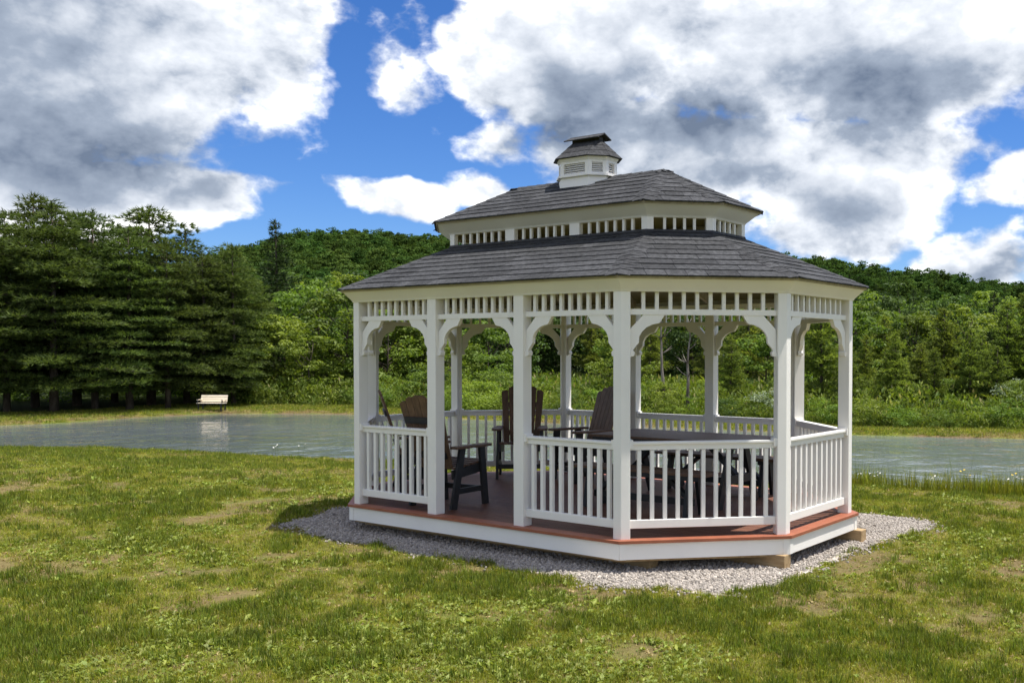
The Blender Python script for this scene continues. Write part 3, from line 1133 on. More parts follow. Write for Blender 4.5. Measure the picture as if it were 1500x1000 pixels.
def broadleaf(seed, H, Rad, nclump, nleaf, leaf, mat, base=.25, squash=1.0, limbs=True, clump=(.16, .34), top_bias=.0):
    """returns (trunk mesh, crown mesh): leaf clumps on limbs, uneven outline with gaps"""
    r = np.random.default_rng(seed)
    ph = r.uniform(0, 6.28, 4)
    cs = []
    while len(cs) < nclump:
        d = rand_dirs(1, r)[0]
        rad = r.uniform(.35, 1) ** .5
        azm = math.atan2(d[1], d[0])
        lob = 1 + .22 * math.sin(2 * azm + ph[0]) + .15 * math.sin(3 * azm + ph[1]) + .16 * math.sin(4 * d[2] + ph[2])
        p = np.array([d[0] * Rad * rad * lob, d[1] * Rad * rad * lob, H * (base + (1 - base) * .5) + d[2] * rad * H * (1 - base) * .5 * squash * (1 + .1 * math.sin(3 * azm + ph[3]))])
        z = (p[2] / H - base) / (1 - base)
        if z < 0: continue
        wmax = Rad * lob * (1.05 * math.sin(math.pi * min(max(z, .02), .98)) ** .55 + .12)
        q = math.hypot(p[0], p[1])
        if q > wmax: p[:2] *= wmax / q
        cs.append(p)
    cs = np.array(cs)
    V_, F_, T_ = [], [], []
    o = 0
    tm = MB()
    wob = [(r.normal() * .02 * H, r.normal() * .02 * H) for _ in range(6)]
    tp = [(wob[k][0] * k / 5, wob[k][1] * k / 5, H * .86 * k / 5 - (.15 if k == 0 else 0)) for k in range(6)]
    tr = [max(.012 * H, .03) * (1 - .85 * k / 5) + .006 for k in range(6)]
    tm.tube(tp, tr, 6)
    for i, c in enumerate(cs):
        cr_ = Rad * r.uniform(*clump) * (1.15 - .35 * c[2] / H)
        n = int(nleaf * r.uniform(.6, 1.4))
        d = rand_dirs(n, r)
        d[:, 2] = d[:, 2] * .75 + .12
        p = c + d * cr_ * (r.uniform(.25, 1, (n, 1)) ** .45) * np.array([1.15, 1.15, .72])
        v, f, t = leaves_from(p, leaf, r, d, .55)
        tone = r.uniform(-.28, .28)
        V_.append(v); F_.append(f + o); T_.append(np.clip(t + tone, 0, 1)); o += len(v)
        if limbs and i % 2 == 0:
            zz = min(max(c[2] - H * .22, H * .12), H * .7)
            k = zz / (H * .86) * 5; k0 = int(k); fr = k - k0
            s0 = Vector(tp[k0]).lerp(Vector(tp[min(k0 + 1, 5)]), fr)
            m_ = s0.lerp(Vector(c), .5) + Vector((0, 0, -.03 * H))
            tm.tube([s0, m_, Vector(c)], [max(.0045 * H, .012), max(.003 * H, .009), .004], 4, False)
    me = np_mesh('crown', np.concatenate(V_), np.concatenate(F_), mat, np.concatenate(T_))
    return tm.mesh('trunk', 'bark', True), me


def needle_tufts(c, d, ln, wd, k, r):
    """k thin needles fanning from each point c around direction d"""
    n = len(c)
    C = np.repeat(c, k, 0); D_ = np.repeat(d, k, 0) * .9 + rand_dirs(n * k, r) * .75
    D_ /= np.linalg.norm(D_, axis=1, keepdims=True)
    s = np.cross(D_, rand_dirs(n * k, r)); s /= np.linalg.norm(s, axis=1, keepdims=True) + 1e-9
    L_ = ln * r.uniform(.6, 1.3, (n * k, 1))
    v = np.stack([C - s * wd, C + s * wd, C + D_ * L_], 1).reshape(-1, 3)
    f = np.arange(3 * n * k).reshape(-1, 3)
    t = np.repeat(np.clip(np.repeat(r.uniform(0, 1, n), k) + r.normal(0, .15, n * k), 0, 1), 3)
    return v, f, t


def conifer(seed, H, Rad, mat, first=.12, whorl=.55, per=6, droop=.12, rise=.25, step=.30, ln=.24, wd=.022, k=8, shape=.75, spray=.55, ragged=.25):
    r = np.random.default_rng(seed)
    tm = MB()
    tm.tube([(0, 0, -.2), (.03, .0, H * .35), (-.02, .04, H * .7), (0, 0, H)], [.016 * H, .011 * H, .006 * H, .008], 7)
    P_, D_ = [], []
    z = H * first
    while z < H * .985:
        u = (z / H - first) / (1 - first)
        Lb = Rad * (1 - u) ** shape * (1 if u > .12 else .75 + 2 * u) + .12
        for b in range(per if u < .8 else per - 1):
            a_ = r.uniform(0, 6.283)
            L_ = Lb * r.uniform(1 - ragged * 1.6, 1 + ragged * .7)
            zr = z + r.normal(0, whorl * .22)
            ca, sa = math.cos(a_), math.sin(a_)
            s = r.uniform(.05, step)
            path = lambda q: np.array([ca * q, sa * q, zr + rise * q * (1 if u > .55 else .5) - droop * (q ** 2) / max(Rad, 1) - (.25 if u < .2 else 0) * q * .3])
            tm.tube([path(0), path(L_ * .5), path(L_)], [.012 + .006 * L_, .012 + .002 * L_, .006], 4, False)
            while s < L_:
                p = path(s)
                # side sprays, longest mid-branch
                hw = spray * (.35 + .65 * math.sin(math.pi * min(1, .25 + .75 * s / L_))) * min(1, L_ / 1.3)
                m_ = 1 + int(hw / .22)
                for j in range(-m_, m_ + 1):
                    off = hw * j / (m_ + .3) * r.uniform(.8, 1.2)
                    q = p + np.array([-sa * off - ca * abs(off) * -.35, ca * off - sa * abs(off) * -.35, r.normal(0, .05) - .10 * abs(off)])
                    dd = np.array([ca * .7 - sa * np.sign(off) * .6, sa * .7 + ca * np.sign(off) * .6, .35])
                    P_.append(q); D_.append(dd / np.linalg.norm(dd))
                s += step * r.uniform(.8, 1.2)
        z += whorl * r.uniform(.75, 1.2) * (1 - .45 * u)
    # leader
    for q in range(8):
        P_.append(np.array([r.normal(0, .03), r.normal(0, .03), H * (.95 + .05 * q / 8)])); D_.append(np.array([r.normal(0, .4), r.normal(0, .4), 1.0]))
    v, f, t = needle_tufts(np.array(P_), np.array(D_), ln, wd, k, r)
    return tm.mesh('trunk', 'bark', True), np_mesh('crown', v, f, mat, t)


# ------------------------------------------------------------------ trees and shrubs as things
def polar(azd, dist):
    return VX + dist * math.sin(R(azd)), VY + dist * math.cos(R(azd))


def plant(name, meshes, azd, dist, H, Hproto, label, cat, group, wide=1.0, trunk_name='trunk'):
    x_, y_ = polar(azd, dist)
    o = empty(name, (x_, y_, gz(x_, y_) - .03), random.uniform(0, 6.28))
    s = H / Hproto
    o.scale = (s * wide, s * wide, s)
    if meshes[0] is not None: link(trunk_name, meshes[0], o)
    link('crown', meshes[1], o)
    return tag(o, label, cat, group)


PINE = [conifer(101 + k, 11, 3.1 + .25 * k, 'pine', first=.11 + .02 * k, whorl=.62, per=6, droop=.10, rise=.20, step=.34, ln=.26, wd=.022, k=10, shape=.62, spray=.75, ragged=.35) for k in range(3)]
SPRUCE = [conifer(131 + k, 9, 2.0, 'spruce', first=.05, whorl=.40, per=7, droop=.35, rise=.05, step=.30, ln=.20, wd=.022, k=7, shape=.9, spray=.45) for k in range(2)]
LARCH = [conifer(151 + k, 5, 1.55, 'larch', first=.06, whorl=.30, per=6, droop=.05, rise=.28, step=.20, ln=.17, wd=.022, k=10, shape=.8, spray=.34, ragged=.35) for k in range(3)]
BLA = [broadleaf(201 + k, 6, 2.1, 66, 105, .092, 'leafA', .10) for k in range(3)]
BLB = [broadleaf(221 + k, 8, 2.7, 78, 105, .12, 'leafB', .12) for k in range(3)]
BLC = [broadleaf(241 + k, 5, 1.9, 56, 100, .08, 'leafC', .08) for k in range(2)]
SHA = [broadleaf(261 + k, 2, 1.15, 38, 85, .050, 'leafC', .0, limbs=False, clump=(.22, .42)) for k in range(2)]
SHB = [broadleaf(271 + k, 2, 1.2, 38, 85, .050, 'leafA', .0, limbs=False, clump=(.22, .42)) for k in range(2)]
SHD = [broadleaf(281 + k, 2, 1.2, 38, 85, .050, 'leafB', .0, limbs=False, clump=(.22, .42)) for k in range(1)]
SHP = broadleaf(291, 2, 1.1, 30, 55, .06, 'leafP', .0, limbs=False, clump=(.2, .4))

# the dark pine grove beyond the far left shore
pines = [(-67.6, 48.0, 11.6), (-66.4, 50.5, 12.2), (-65.6, 47.5, 10.6), (-64.6, 51.0, 11.8), (-63.8, 48.6, 10.9), (-62.9, 52.5, 12.0), (-62.2, 48.2, 10.4),
         (-61.2, 51.0, 11.2), (-60.4, 48.5, 10.1), (-59.5, 51.5, 10.4), (-58.7, 49.4, 9.9), (-57.7, 52.0, 9.8), (-57.2, 50.2, 9.2), (-69.0, 50.0, 12.0), (-70.4, 47.0, 11.4), (-56.4, 53.5, 8.6)]
PINE_WORDS = {10: 'dark pine whose low boughs hang just behind the cream bench', 12: 'outermost pine of the grove, next to the yellow green saplings', 15: 'shorter pine at the back of the grove beside the dark spruce', 1: 'tallest pine of the grove, its feathery crown open against the cloud'}
for k, (a_, d_, h_) in enumerate(pines):
    o_ = plant('pine_tree', PINE[k % 3], a_, d_ + 2.2, h_ * (.74 + .12 * ((k * 7) % 5) / 4), 11, 'tall dark pine with layered boughs in the dense grove past the pond', 'tree', 'pines of the grove past the pond', 1.15 + .12 * ((k * 5) % 4))

    if k in PINE_WORDS: o_['label'] = PINE_WORDS[k]

TREES = [
    # az, dist, height, kind
    (-55.0, 62, 10.2, 'S'), (-52.6, 58, 6.9, 'A'), (-51.2, 56, 6.4, 'A'), (-53.9, 66, 7.5, 'B'), (-50.2, 63, 6.2, 'B'),
    (-54.6, 55, 4.6, 'C'), (-53.3, 53, 3.6, 'C'), (-49.0, 54, 5.2, 'C'), (-47.6, 57, 5.6, 'A'), (-46.3, 55, 4.4, 'C'), (-48.4, 66, 7.6, 'B'),
    (-44.8, 60, 6.6, 'B'), (-43.4, 52, 4.6, 'A'), (-45.5, 50, 3.4, 'C'), (-42.4, 58, 7.2, 'B'), (-41.3, 61, 7.4, 'S'), (-40.2, 64, 7.0, 'B'), (-38.8, 62, 6.6, 'B'),
    (-37.4, 56, 4.6, 'L'), (-36.6, 61, 6.4, 'B'), (-35.2, 54, 5.0, 'A'), (-34.0, 50, 4.6, 'L'), (-32.9, 56, 6.2, 'A'), (-31.6, 52, 5.2, 'B'), (-30.5, 48, 4.4, 'L'),
    (-29.6, 54, 6.0, 'A'), (-28.3, 50, 5.0, 'L'), (-27.2, 46, 3.8, 'A'), (-26.2, 55, 6.4, 'B'), (-25.2, 47, 4.4, 'L'), (-24.1, 41.5, 5.1, 'L'), (-23.1, 48, 5.2, 'A'),
    (-22.1, 53, 5.8, 'A'), (-21.6, 44, 3.4, 'L'), (-20.6, 49, 4.4, 'L'), (-19.8, 60, 6.2, 'B'), (-18.9, 55, 5.2, 'A'), (-18.6, 44, 3.0, 'L'), (-17.4, 47, 4.6, 'L'),
    (-16.9, 58, 5.8, 'B'), (-16.2, 49, 5.0, 'A'), (-15.4, 45, 3.4, 'L'), (-14.8, 56, 5.8, 'S'), (-14.1, 46, 4.8, 'L'), (-13.2, 47, 5.2, 'L'), (-12.3, 50, 5.6, 'A'),
    (-22.6, 39.5, 2.9, 'L'), (-20.0, 40.5, 3.4, 'L'), (-17.9, 40.0, 2.8, 'L'), (-16.0, 41.0, 3.6, 'L'), (-14.6, 41.0, 2.9, 'L'), (-26.0, 40.0, 3.0, 'L'), (-29.3, 41.5, 3.4, 'L'), (-35.6, 45.0, 3.6, 'C'), (-11.2, 44, 4.6, 'L'), (-10.0, 50, 6.0, 'B'), (-8.6, 46, 5.0, 'A'), (-7.2, 50, 5.6, 'L')]
TREE_WORDS = {(-55.0, 62): 'tall dark spruce rising between the pine grove and the leafy trees',
              (-51.2, 56): 'full bright leafy tree close beside the roof corner of the gazebo',
              (-52.6, 58): 'bright leafy tree between the spruce by the grove and the gazebo',
              (-24.1, 41.5): 'slender young conifer framed by the sunlit end bay of the gazebo',
              (-41.3, 61): 'dark spruce standing above the open weedy meadow behind the gazebo',
              (-14.8, 56): 'dark spruce overlooking the pale silvery shrub'}
KIND = {'A': (BLA, 6, 'broadleaf_tree', 'bushy mid green broadleaf tree in the thicket across the pond'),
        'B': (BLB, 8, 'dark_broadleaf_tree', 'dark green full-crowned broadleaf tree behind the thicket across the pond'),
        'C': (BLC, 5, 'sapling', 'yellow green leafy sapling near the meadow edge across the pond'),
        'L': (LARCH, 5, 'young_conifer', 'young light green conifer with open level branches across the pond'),
        'S': (SPRUCE, 9, 'spruce_tree', 'dark pointed spruce standing among the broadleaf trees across the pond')}
GRP = {'A': 'mid green trees across the pond', 'B': 'dark broadleaf trees across the pond', 'C': 'yellow green saplings across the pond', 'L': 'young conifers across the pond', 'S': 'spruces across the pond'}
for k, (a_, d_, h_, q) in enumerate(TREES):
    ms, hp, nm, lab = KIND[q]
    o_ = plant(nm, ms[k % len(ms)], a_, d_, h_, hp, lab, 'tree', GRP[q], random.uniform(.9, 1.2))
    if (a_, d_) in TREE_WORDS: o_['label'] = TREE_WORDS[(a_, d_)]

# taller wood behind, up to the foot of the hill
kk = 0
for d_ in (68, 78, 90, 104, 120, 138):
    a_ = -57.0 + random.uniform(0, 1)
    while a_ < -7:
        q = random.choices('BASL', (5, 4, 2, 0))[0]
        ms, hp, nm, _ = KIND[q]
        skl = random.uniform(2.2, 3.5) - max(0, a_ + 30) * .035 + (.8 if a_ < -44 else 0) + (d_ - 68) * .008
        h_ = max(4.5, math.tan(R(skl)) * d_ + 1.7 - gz(*polar(a_, d_)))
        if q == 'S': h_ *= 1.05
        plant('wood_tree' if q != 'S' else 'wood_spruce', ms[kk % len(ms)], a_, d_ + random.uniform(-5, 5), h_, hp,
              {'B': 'dark round-crowned tree in the wood below the hill', 'A': 'lighter green leafy tree in the wood below the hill', 'S': 'dark spire-shaped spruce in the wood below the hill'}[q],
              'tree', {'B': 'dark trees of the valley wood', 'A': 'lighter trees of the valley wood', 'S': 'spruces of the valley wood'}[q], random.uniform(.95, 1.3))
        kk += 1
        a_ += 210 / d_ * random.uniform(.8, 1.35)

# shrub belt along the far bank
SK = {'a': (SHA, 'yellow green shrub in the belt along the far bank'), 'b': (SHB, 'mid green shrub in the belt along the far bank'), 'd': (SHD, 'dark green shrub in the belt along the far bank')}


def far_shore(azd):
    """distance from the viewing spot to the far shoreline along an azimuth"""
    ds = np.arange(24, 60, .25)
    s = sdf(VX + ds * math.sin(R(azd)), VY + ds * math.cos(R(azd)))
    ins = np.where(s < 0)[0]
    return ds[ins[-1]] if len(ins) else 30.0


a_ = -55.4
kk = 0
while a_ < -7:
    for row in range(4):
        d_ = far_shore(a_) + 3.2 + row * 2.0 + random.uniform(-.5, .9)
        if a_ < -50: d_ += 2.0
        q = random.choices('abd', (4, 5, 2))[0]
        ms, lab = SK[q]
        h_ = random.uniform(.5, 1.25) * (1 + .10 * row) * (1 + .3 * math.sin(a_ * 1.7) ** 4)
        if -42.5 < a_ < -36: h_ *= .8
        plant('shrub', (None, ms[kk % len(ms)][1]), a_ + random.uniform(-.9, .9), d_, h_, 2, lab, 'shrub', {'a': 'yellow green shrubs on the far bank', 'b': 'mid green shrubs on the far bank', 'd': 'dark shrubs on the far bank'}[q], random.uniform(1.0, 1.5))
        kk += 1
    a_ += 2.0 * random.uniform(.8, 1.2)
plant('pale_shrub', (None, SHP[1]), -13.6, 40.5, 1.9, 2, 'pale silvery willow-like shrub above the far bank', 'shrub', None, .8)
plant('pale_shrub', (None, SHP[1]), -27.0, 38.6, 1.5, 2, 'pale flowering shrub behind the gazebo on the far bank', 'shrub', None, 1.0)


for k, (a_, d_, h_) in enumerate([(-68.5, 57, 2.6), (-66.8, 59, 2.2), (-65.2, 57, 2.8), (-63.6, 60, 2.4), (-62.3, 57, 2.0), (-60.9, 59, 2.7), (-59.6, 57, 2.2), (-58.4, 59, 2.6), (-57.0, 57, 2.4), (-66.0, 63, 3.2), (-63.0, 64, 3.4), (-60.0, 63, 3.2), (-69.5, 62, 3.4), (-57.8, 63, 3.0)]):
    plant('undergrowth_shrub', (None, (SHD + SHB)[k % 3][1]), a_, d_, h_, 2, 'shaded shrub seen between the trunks of the pine grove', 'shrub', 'undergrowth behind the pine grove', 1.5)


# two bare dead trunks seen through the gazebo
def dead_tree(seed, H):
    r = random.Random(seed)
    mb = MB()
    pts = [(0, 0, -.1)]
    for k in range(1, 8):
        pts.append((pts[-1][0] + r.uniform(-.07, .07), pts[-1][1] + r.uniform(-.07, .07), H * k / 7))
    mb.tube(pts, [.085 * (1 - k / 8) + .012 for k in range(8)], 6)
    br = MB()
    for k in range(16):
        q = r.randint(3, 7); p = Vector(pts[q]); a0 = r.uniform(0, 6.28); L_ = r.uniform(.3, .95)
        m_ = p + Vector((math.cos(a0) * L_ * .5, math.sin(a0) * L_ * .5, L_ * .25)); e_ = p + Vector((math.cos(a0) * L_, math.sin(a0) * L_, L_ * r.uniform(.4, .9)))
        br.tube([p, m_, e_], [.022, .014, .006], 4)
    return mb.mesh('trunk', 'deadwood', True), br.mesh('branches', 'deadwood', True)


for k, (a_, d_, h_, lab) in enumerate(((-33.1, 41.5, 4.6, 'forked leafless dead tree with pale upper branches, the taller one'), (-31.7, 41.0, 3.9, 'slimmer leafless dead trunk beside the taller dead tree'))):
    tmh, bmh = dead_tree(31 + k, h_)
    x_, y_ = polar(a_, d_)
    o = empty('dead_tree', (x_, y_, gz(x_, y_) - .03))
    link('trunk', tmh, o); link('branches', bmh, o)
    tag(o, lab, 'dead tree', 'dead trees across the pond')

# ------------------------------------------------------------------ hillside forest: one far mass
FP = []
for k in range(4):
    _, me = broadleaf(401 + k, 10, 4.2, 50, 52, .33, 'hill', .05, limbs=False, clump=(.22, .38)); FP.append(proto('forest_crown', me))
for k in range(2):
    _, me = conifer(421 + k, 12, 2.3, 'spruce', first=.03, whorl=1.0, per=6, droop=.3, rise=.05, step=.7, ln=.55, wd=.07, k=7, shape=.9, spray=.6); FP.append(proto('forest_conifer', me))
pts, rot, scl, pid = [], [], [], []
ru = np.random.default_rng(77)
d_ = 142.0
while d_ < 520:
    st = 5.8 + d_ * .004
    for a_ in np.arange(-74, -2, math.degrees(st / d_)):
        aa = a_ + ru.uniform(-.5, .5) * math.degrees(st / d_); dd = d_ + ru.uniform(-.5, .5) * st * 1.2
        pts.append((VX + dd * math.sin(R(aa)), VY + dd * math.cos(R(aa))))
    d_ += st * .95
pts = np.array(pts)
z = ground_z(pts[:, 0], pts[:, 1])
n = len(pts)
con = (fbm(pts[:, 0], pts[:, 1], .012, 61, 3) + ru.uniform(-.14, .14, n)) > np.where(np.degrees(np.arctan2(pts[:, 0] - VX, pts[:, 1] - VY)) > -32, .57, .74)
pid = np.where(con, ru.integers(4, 6, n), ru.integers(0, 4, n))
s = ru.uniform(.7, 1.15, n) * (.60 + .40 * sstep(150, 290, np.hypot(pts[:, 0] - VX, pts[:, 1] - VY)))
s = np.where(con, s * .72, s)
scl = np.stack([s * ru.uniform(.85, 1.15, n), s * ru.uniform(.85, 1.15, n), s], 1)
rot = np.stack([np.zeros(n), np.zeros(n), ru.uniform(0, 6.28, n)], 1)
scatter('hillside_forest', np.column_stack([pts, z - .6]), rot, scl, pid, FP, 'stuff', 'green forest covering the long hill on the skyline', 'forest')

# ------------------------------------------------------------------ far-bank weeds (mass), shore grass, daisies
def weed_mesh(seed, H, n, leaf, mat, spread=.25):
    r = np.random.default_rng(seed)
    c = np.zeros((n, 3)); hh = r.uniform(.1, 1, n)
    c[:, 2] = hh * H; c[:, :2] = r.normal(0, spread, (n, 2)) * (.6 + .4 * hh[:, None])
    nrm = rand_dirs(n, r); nrm[:, 2] = np.abs(nrm[:, 2]) * .6 + .2
    ax = rand_dirs(n, r); ax[:, 2] = np.abs(ax[:, 2]) + .5; ax /= np.linalg.norm(ax, axis=1, keepdims=True)
    b = np.cross(ax, nrm); b /= np.linalg.norm(b, axis=1, keepdims=True)
    s = leaf * r.uniform(.6, 1.4, (n, 1))
    v, f, t = quads(c, ax * s, b * s * .3, r.uniform(0, 1, n))
    return np_mesh('weed', v, f, mat, t)


WP = [proto('weed_clump', weed_mesh(500 + k, .9 + .2 * k, 90, .11, 'weed', .3)) for k in range(3)]
n = 5200
aa = ru.uniform(-58, -6, n); fs_ = {}
ks = np.round(aa).astype(int)
fsd = np.array([far_shore(q) for q in range(-60, -4)])
dd = fsd[ks + 60] + 2.6 + ru.uniform(0, 1, n) ** 1.4 * 17
x_ = VX + dd * np.sin(np.radians(aa)); y_ = VY + dd * np.cos(np.radians(aa))
ok = sdf(x_, y_) > 2.3 + ((aa < -50) * 1.5)
x_, y_ = x_[ok], y_[ok]; n = len(x_)
s = ru.uniform(.35, 1.05, n) ** 1.2 * np.clip(.45 + (sdf(x_, y_) - 2.3) * .22, .4, 1.1)
scatter('tall_weeds', np.column_stack([x_, y_, ground_z(x_, y_) - .03]), np.column_stack([ru.normal(0, .1, (n, 2)), ru.uniform(0, 6.28, n)]),
        np.column_stack([s * 1.15, s * 1.15, s]), ru.integers(0, 3, n), WP, 'stuff', 'rank green weeds filling the gaps between shrubs past the far bank', 'weeds')


def tuft(seed, n, h, w, mat, lean=.45, rad=.03, bend=True, name='tuft'):
    """grass tuft: n bent blades of two segments"""
    r = np.random.default_rng(seed)
    a0 = r.uniform(0, 6.28, n); L_ = h * r.uniform(.5, 1.25, n); ln = np.abs(r.normal(0, lean, n))
    bx = np.stack([r.normal(0, rad, n), r.normal(0, rad, n), np.zeros(n) - .006], 1)
    dh = np.stack([np.cos(a0), np.sin(a0), np.zeros(n)], 1)
    side = np.stack([-np.sin(a0), np.cos(a0), np.zeros(n)], 1)
    mid = bx + dh * (L_ * .45 * np.sin(ln * .6))[:, None] + np.array([0, 0, 1]) * (L_ * .55 * np.cos(ln * .6))[:, None]
    tip = mid + dh * (L_ * .5 * np.sin(np.minimum(ln * 1.5, 1.5)))[:, None] + np.array([0, 0, 1]) * (L_ * .5 * np.cos(np.minimum(ln * 1.5, 1.5)))[:, None]
    ww = (w * r.uniform(.6, 1.3, n))[:, None]
    v = np.stack([bx - side * ww, bx + side * ww, mid + side * ww * .8, mid - side * ww * .8, tip], 1).reshape(-1, 3)
    i = np.arange(n)[:, None] * 5
    f = np.concatenate([i + np.array([[0, 1, 2]]), i + np.array([[0, 2, 3]]), i + np.array([[3, 2, 4]])], 0)
    return np_mesh(name, v, f, mat, np.repeat(r.uniform(0, 1, n), 5))


def rosette(seed, n, size, mat, h=.03, name='broad_weed'):
    r = np.random.default_rng(seed)
    a0 = r.uniform(0, 6.28, n); d = r.uniform(.15, 1, n) * size * 1.5
    c = np.stack([np.cos(a0) * d, np.sin(a0) * d, r.uniform(.3, 1, n) * h], 1)
    v, f, t = leaves_from(c, size, r, None, 1.3)
    return np_mesh(name, v, f, mat, t)


GT = [proto('grass_tuft', tuft(600 + k, 16, .040 + .010 * k, .0024, 'grass', .85, .034)) for k in range(2)]
GT += [proto('grass_tuft', tuft(605 + k, 18, .048 + .014 * k, .0025, 'lush', .75, .032)) for k in range(2)]
GT += [proto('grass_tuft', tuft(610, 14, .045, .0025, 'straw', 1.0, .035))]
GT += [proto('broad_weed', rosette(620 + k, 10, .009 + .006 * k, 'clover', .028)) for k in range(3)]
GT += [proto('dry_leaf_litter', rosette(630, 6, .022, 'straw', .015))]


def lawn_points(n, dmin, dmax, power=1.0):
    a_ = ru.uniform(-72.5, -8.5, n)
    u = ru.uniform(0, 1, n)
    d_ = dmin + (dmax - dmin) * u ** power
    x_ = VX + d_ * np.sin(np.radians(a_)); y_ = VY + d_ * np.cos(np.radians(a_))
    return x_, y_, d_


def lawn_ok(x_, y_, gr=0.0):
    s = sdf(x_, y_)
    near = (y_ < 9.3 + .16 * (x_ + .6) + 5.0) & (x_ > -31 + .3 * (y_ + 5))
    wob = .20 * (fbm(x_, y_, 3.0, 91, 3) - .5) * 2 + .10 * (fbm(x_, y_, 11.0, 92, 2) - .5) * 2
    return near & (s > .02) & (sdf(x_, y_, GRAVEL) + wob > gr)


x_, y_, d_ = lawn_points(420000, 4.6, 33, 1.3)
b = bare_fn(x_, y_)
patch = .38 * fbm(x_, y_, 1.3, 71, 3) + .32 * fbm(x_, y_, 3.7, 72, 2) + .30 * fbm(x_, y_, 8.5, 73, 2)
keep = lawn_ok(x_, y_) & (ru.uniform(0, 1, len(x_)) < (1 - .90 * b) * (.45 + .75 * sstep(.35, .6, patch)))
x_, y_, d_, b, patch = (q[keep] for q in (x_, y_, d_, b, patch))
n = len(x_)
left = sstep(-5, -11, x_ + .0 * y_)
weedy = fbm(x_, y_, .9, 83, 4) + .0
u = ru.uniform(0, 1, n)
lush = sstep(.44, .62, patch + ru.normal(0, .05, n))
pid = np.where(ru.uniform(0, 1, n) < lush * .85, ru.integers(2, 4, n), ru.integers(0, 2, n))
pid = np.where(u < .05 + .45 * b + .25 * sstep(.46, .36, patch), 4, pid)
pw = np.clip((weedy - .50) * 2.6, .03, .38) * (1 - .8 * left)
u = ru.uniform(0, 1, n)
pid = np.where(u < pw, ru.integers(5, 8, n), pid)
pid = np.where(ru.uniform(0, 1, n) < .022 + .07 * b, 8, pid)
s = (.70 + .50 * sstep(.45, .62, patch)) * ru.uniform(.7, 1.25, n) * (1 + .030 * np.clip(d_ - 9, 0, 24)) * (1 - .25 * b)
scatter('lawn_grass', np.column_stack([x_, y_, ground_z(x_, y_)]), np.column_stack([ru.normal(0, .12, (n, 2)), ru.uniform(0, 6.28, n)]),
        np.column_stack([s, s, s * (1 - .15 * left)]), pid, GT, 'stuff', 'patchy sunlit lawn of short grass, clover and dry bits around the gazebo', 'grass')

# mown strip on the far bank: short coarse grass with straw edges
n = 26000
aa = ru.uniform(-72, -6, n)
fsd2 = np.array([far_shore(q) for q in np.arange(-74, -3, .5)])
dd = fsd2[np.clip(((aa + 74) * 2).astype(int), 0, len(fsd2) - 1)] + ru.uniform(-.3, 5.5, n)
x_ = VX + dd * np.sin(np.radians(aa)); y_ = VY + dd * np.cos(np.radians(aa))
s_ = sdf(x_, y_)
ok = (s_ > .03)
x_, y_, s_ = x_[ok], y_[ok], s_[ok]; n = len(x_)
pid = np.where(ru.uniform(0, 1, n) < .12 + .75 * (1 - sstep(.1, 1.1, s_)) * sstep(.38, .6, fbm(x_, y_, .5, 15, 3)), 4, ru.integers(0, 4, n))
s = ru.uniform(1.4, 2.6, n)
scatter('bank_grass', np.column_stack([x_, y_, ground_z(x_, y_)]), np.column_stack([ru.normal(0, .12, (n, 2)), ru.uniform(0, 6.28, n)]),
        np.column_stack([s * 1.3, s * 1.3, s * .8]), pid, GT, 'stuff', 'mown yellow green strip of grass with straw edges along the far bank', 'grass')

# ------------------------------------------------------------------ gravel
import bmesh


def pebble(seed):
    r = random.Random(seed)
    bm = bmesh.new(); bmesh.ops.create_icosphere(bm, subdivisions=1, radius=1)
    for v in bm.verts:
        v.co *= r.uniform(.72, 1.2); v.co.z *= .7
    me = bpy.data.meshes.new('pebble'); bm.to_mesh(me); bm.free(); me.materials.append(MT['stone'])
    return me


PB = [proto('pebble', pebble(k)) for k in range(5)]
lo_, hi_ = GRAVEL.min(0) - .25, GRAVEL.max(0) + .25
n = 90000
x_ = ru.uniform(lo_[0], hi_[0], n); y_ = ru.uniform(lo_[1], hi_[1], n)
gd = sdf(x_, y_, GRAVEL)
under = (np.abs(x_) < 2.2) & (np.abs(y_) < 1.1)
wob = .20 * (fbm(x_, y_, 3.0, 91, 3) - .5) * 2
ok = ((gd + wob < .0) | ((gd + wob < .16) & (ru.uniform(0, 1, n) < .12))) & ~under
x_, y_ = x_[ok], y_[ok]; n = len(x_)
s = ru.uniform(.006, .019, n) * np.where(ru.uniform(0, 1, n) < .06, 1.5, 1)
scatter('gravel', np.column_stack([x_, y_, ground_z(x_, y_) + s * .3 + ru.uniform(0, .008, n)]), ru.uniform(0, 6.28, (n, 3)), np.column_stack([s, s, s]), ru.integers(0, 5, n), PB,
        'stuff', 'pale crushed stone pad beneath and around the gazebo', 'gravel')
gp = MB()
gb = np.array(GRAVEL)
gp.add([(p[0], p[1], -.299) for p in gb], [tuple(range(len(gb)))])
tag(gp.build('gravel_bed', 'stone'), kind='structure')

# ------------------------------------------------------------------ shore plants on the near bank
ST = [proto('shore_grass', tuft(700 + k, 12, .26 + .08 * k, .0035, 'grass', .35, .05)) for k in range(2)]
ST += [proto('shore_stem', tuft(710, 5, .48, .003, 'weed', .16, .05))]
n = 5200
x_ = np.where(ru.uniform(0, 1, n) < .55, ru.uniform(-1.5, 6, n), ru.uniform(-26, 9, n))
y0 = np.interp(x_, [-28, -21.9, -19, -16.4, -14.3, -12.1, -6, -.6, 2.7, 8, 14], [-3, 2.7, 4.8, 5.3, 5.8, 6.6, 8.3, 9.3, 9.7, 11, 14])
y_ = y0 - ru.uniform(.02, 1, n) ** 1.3 * np.where(x_ > -3, 1.1, .45)
dens = np.where(x_ > -3, 1, .16)
ok = (ru.uniform(0, 1, n) < dens * (.25 + sstep(.42, .6, fbm(x_, y_, .9, 37, 3)))) & (sdf(x_, y_) > .02)
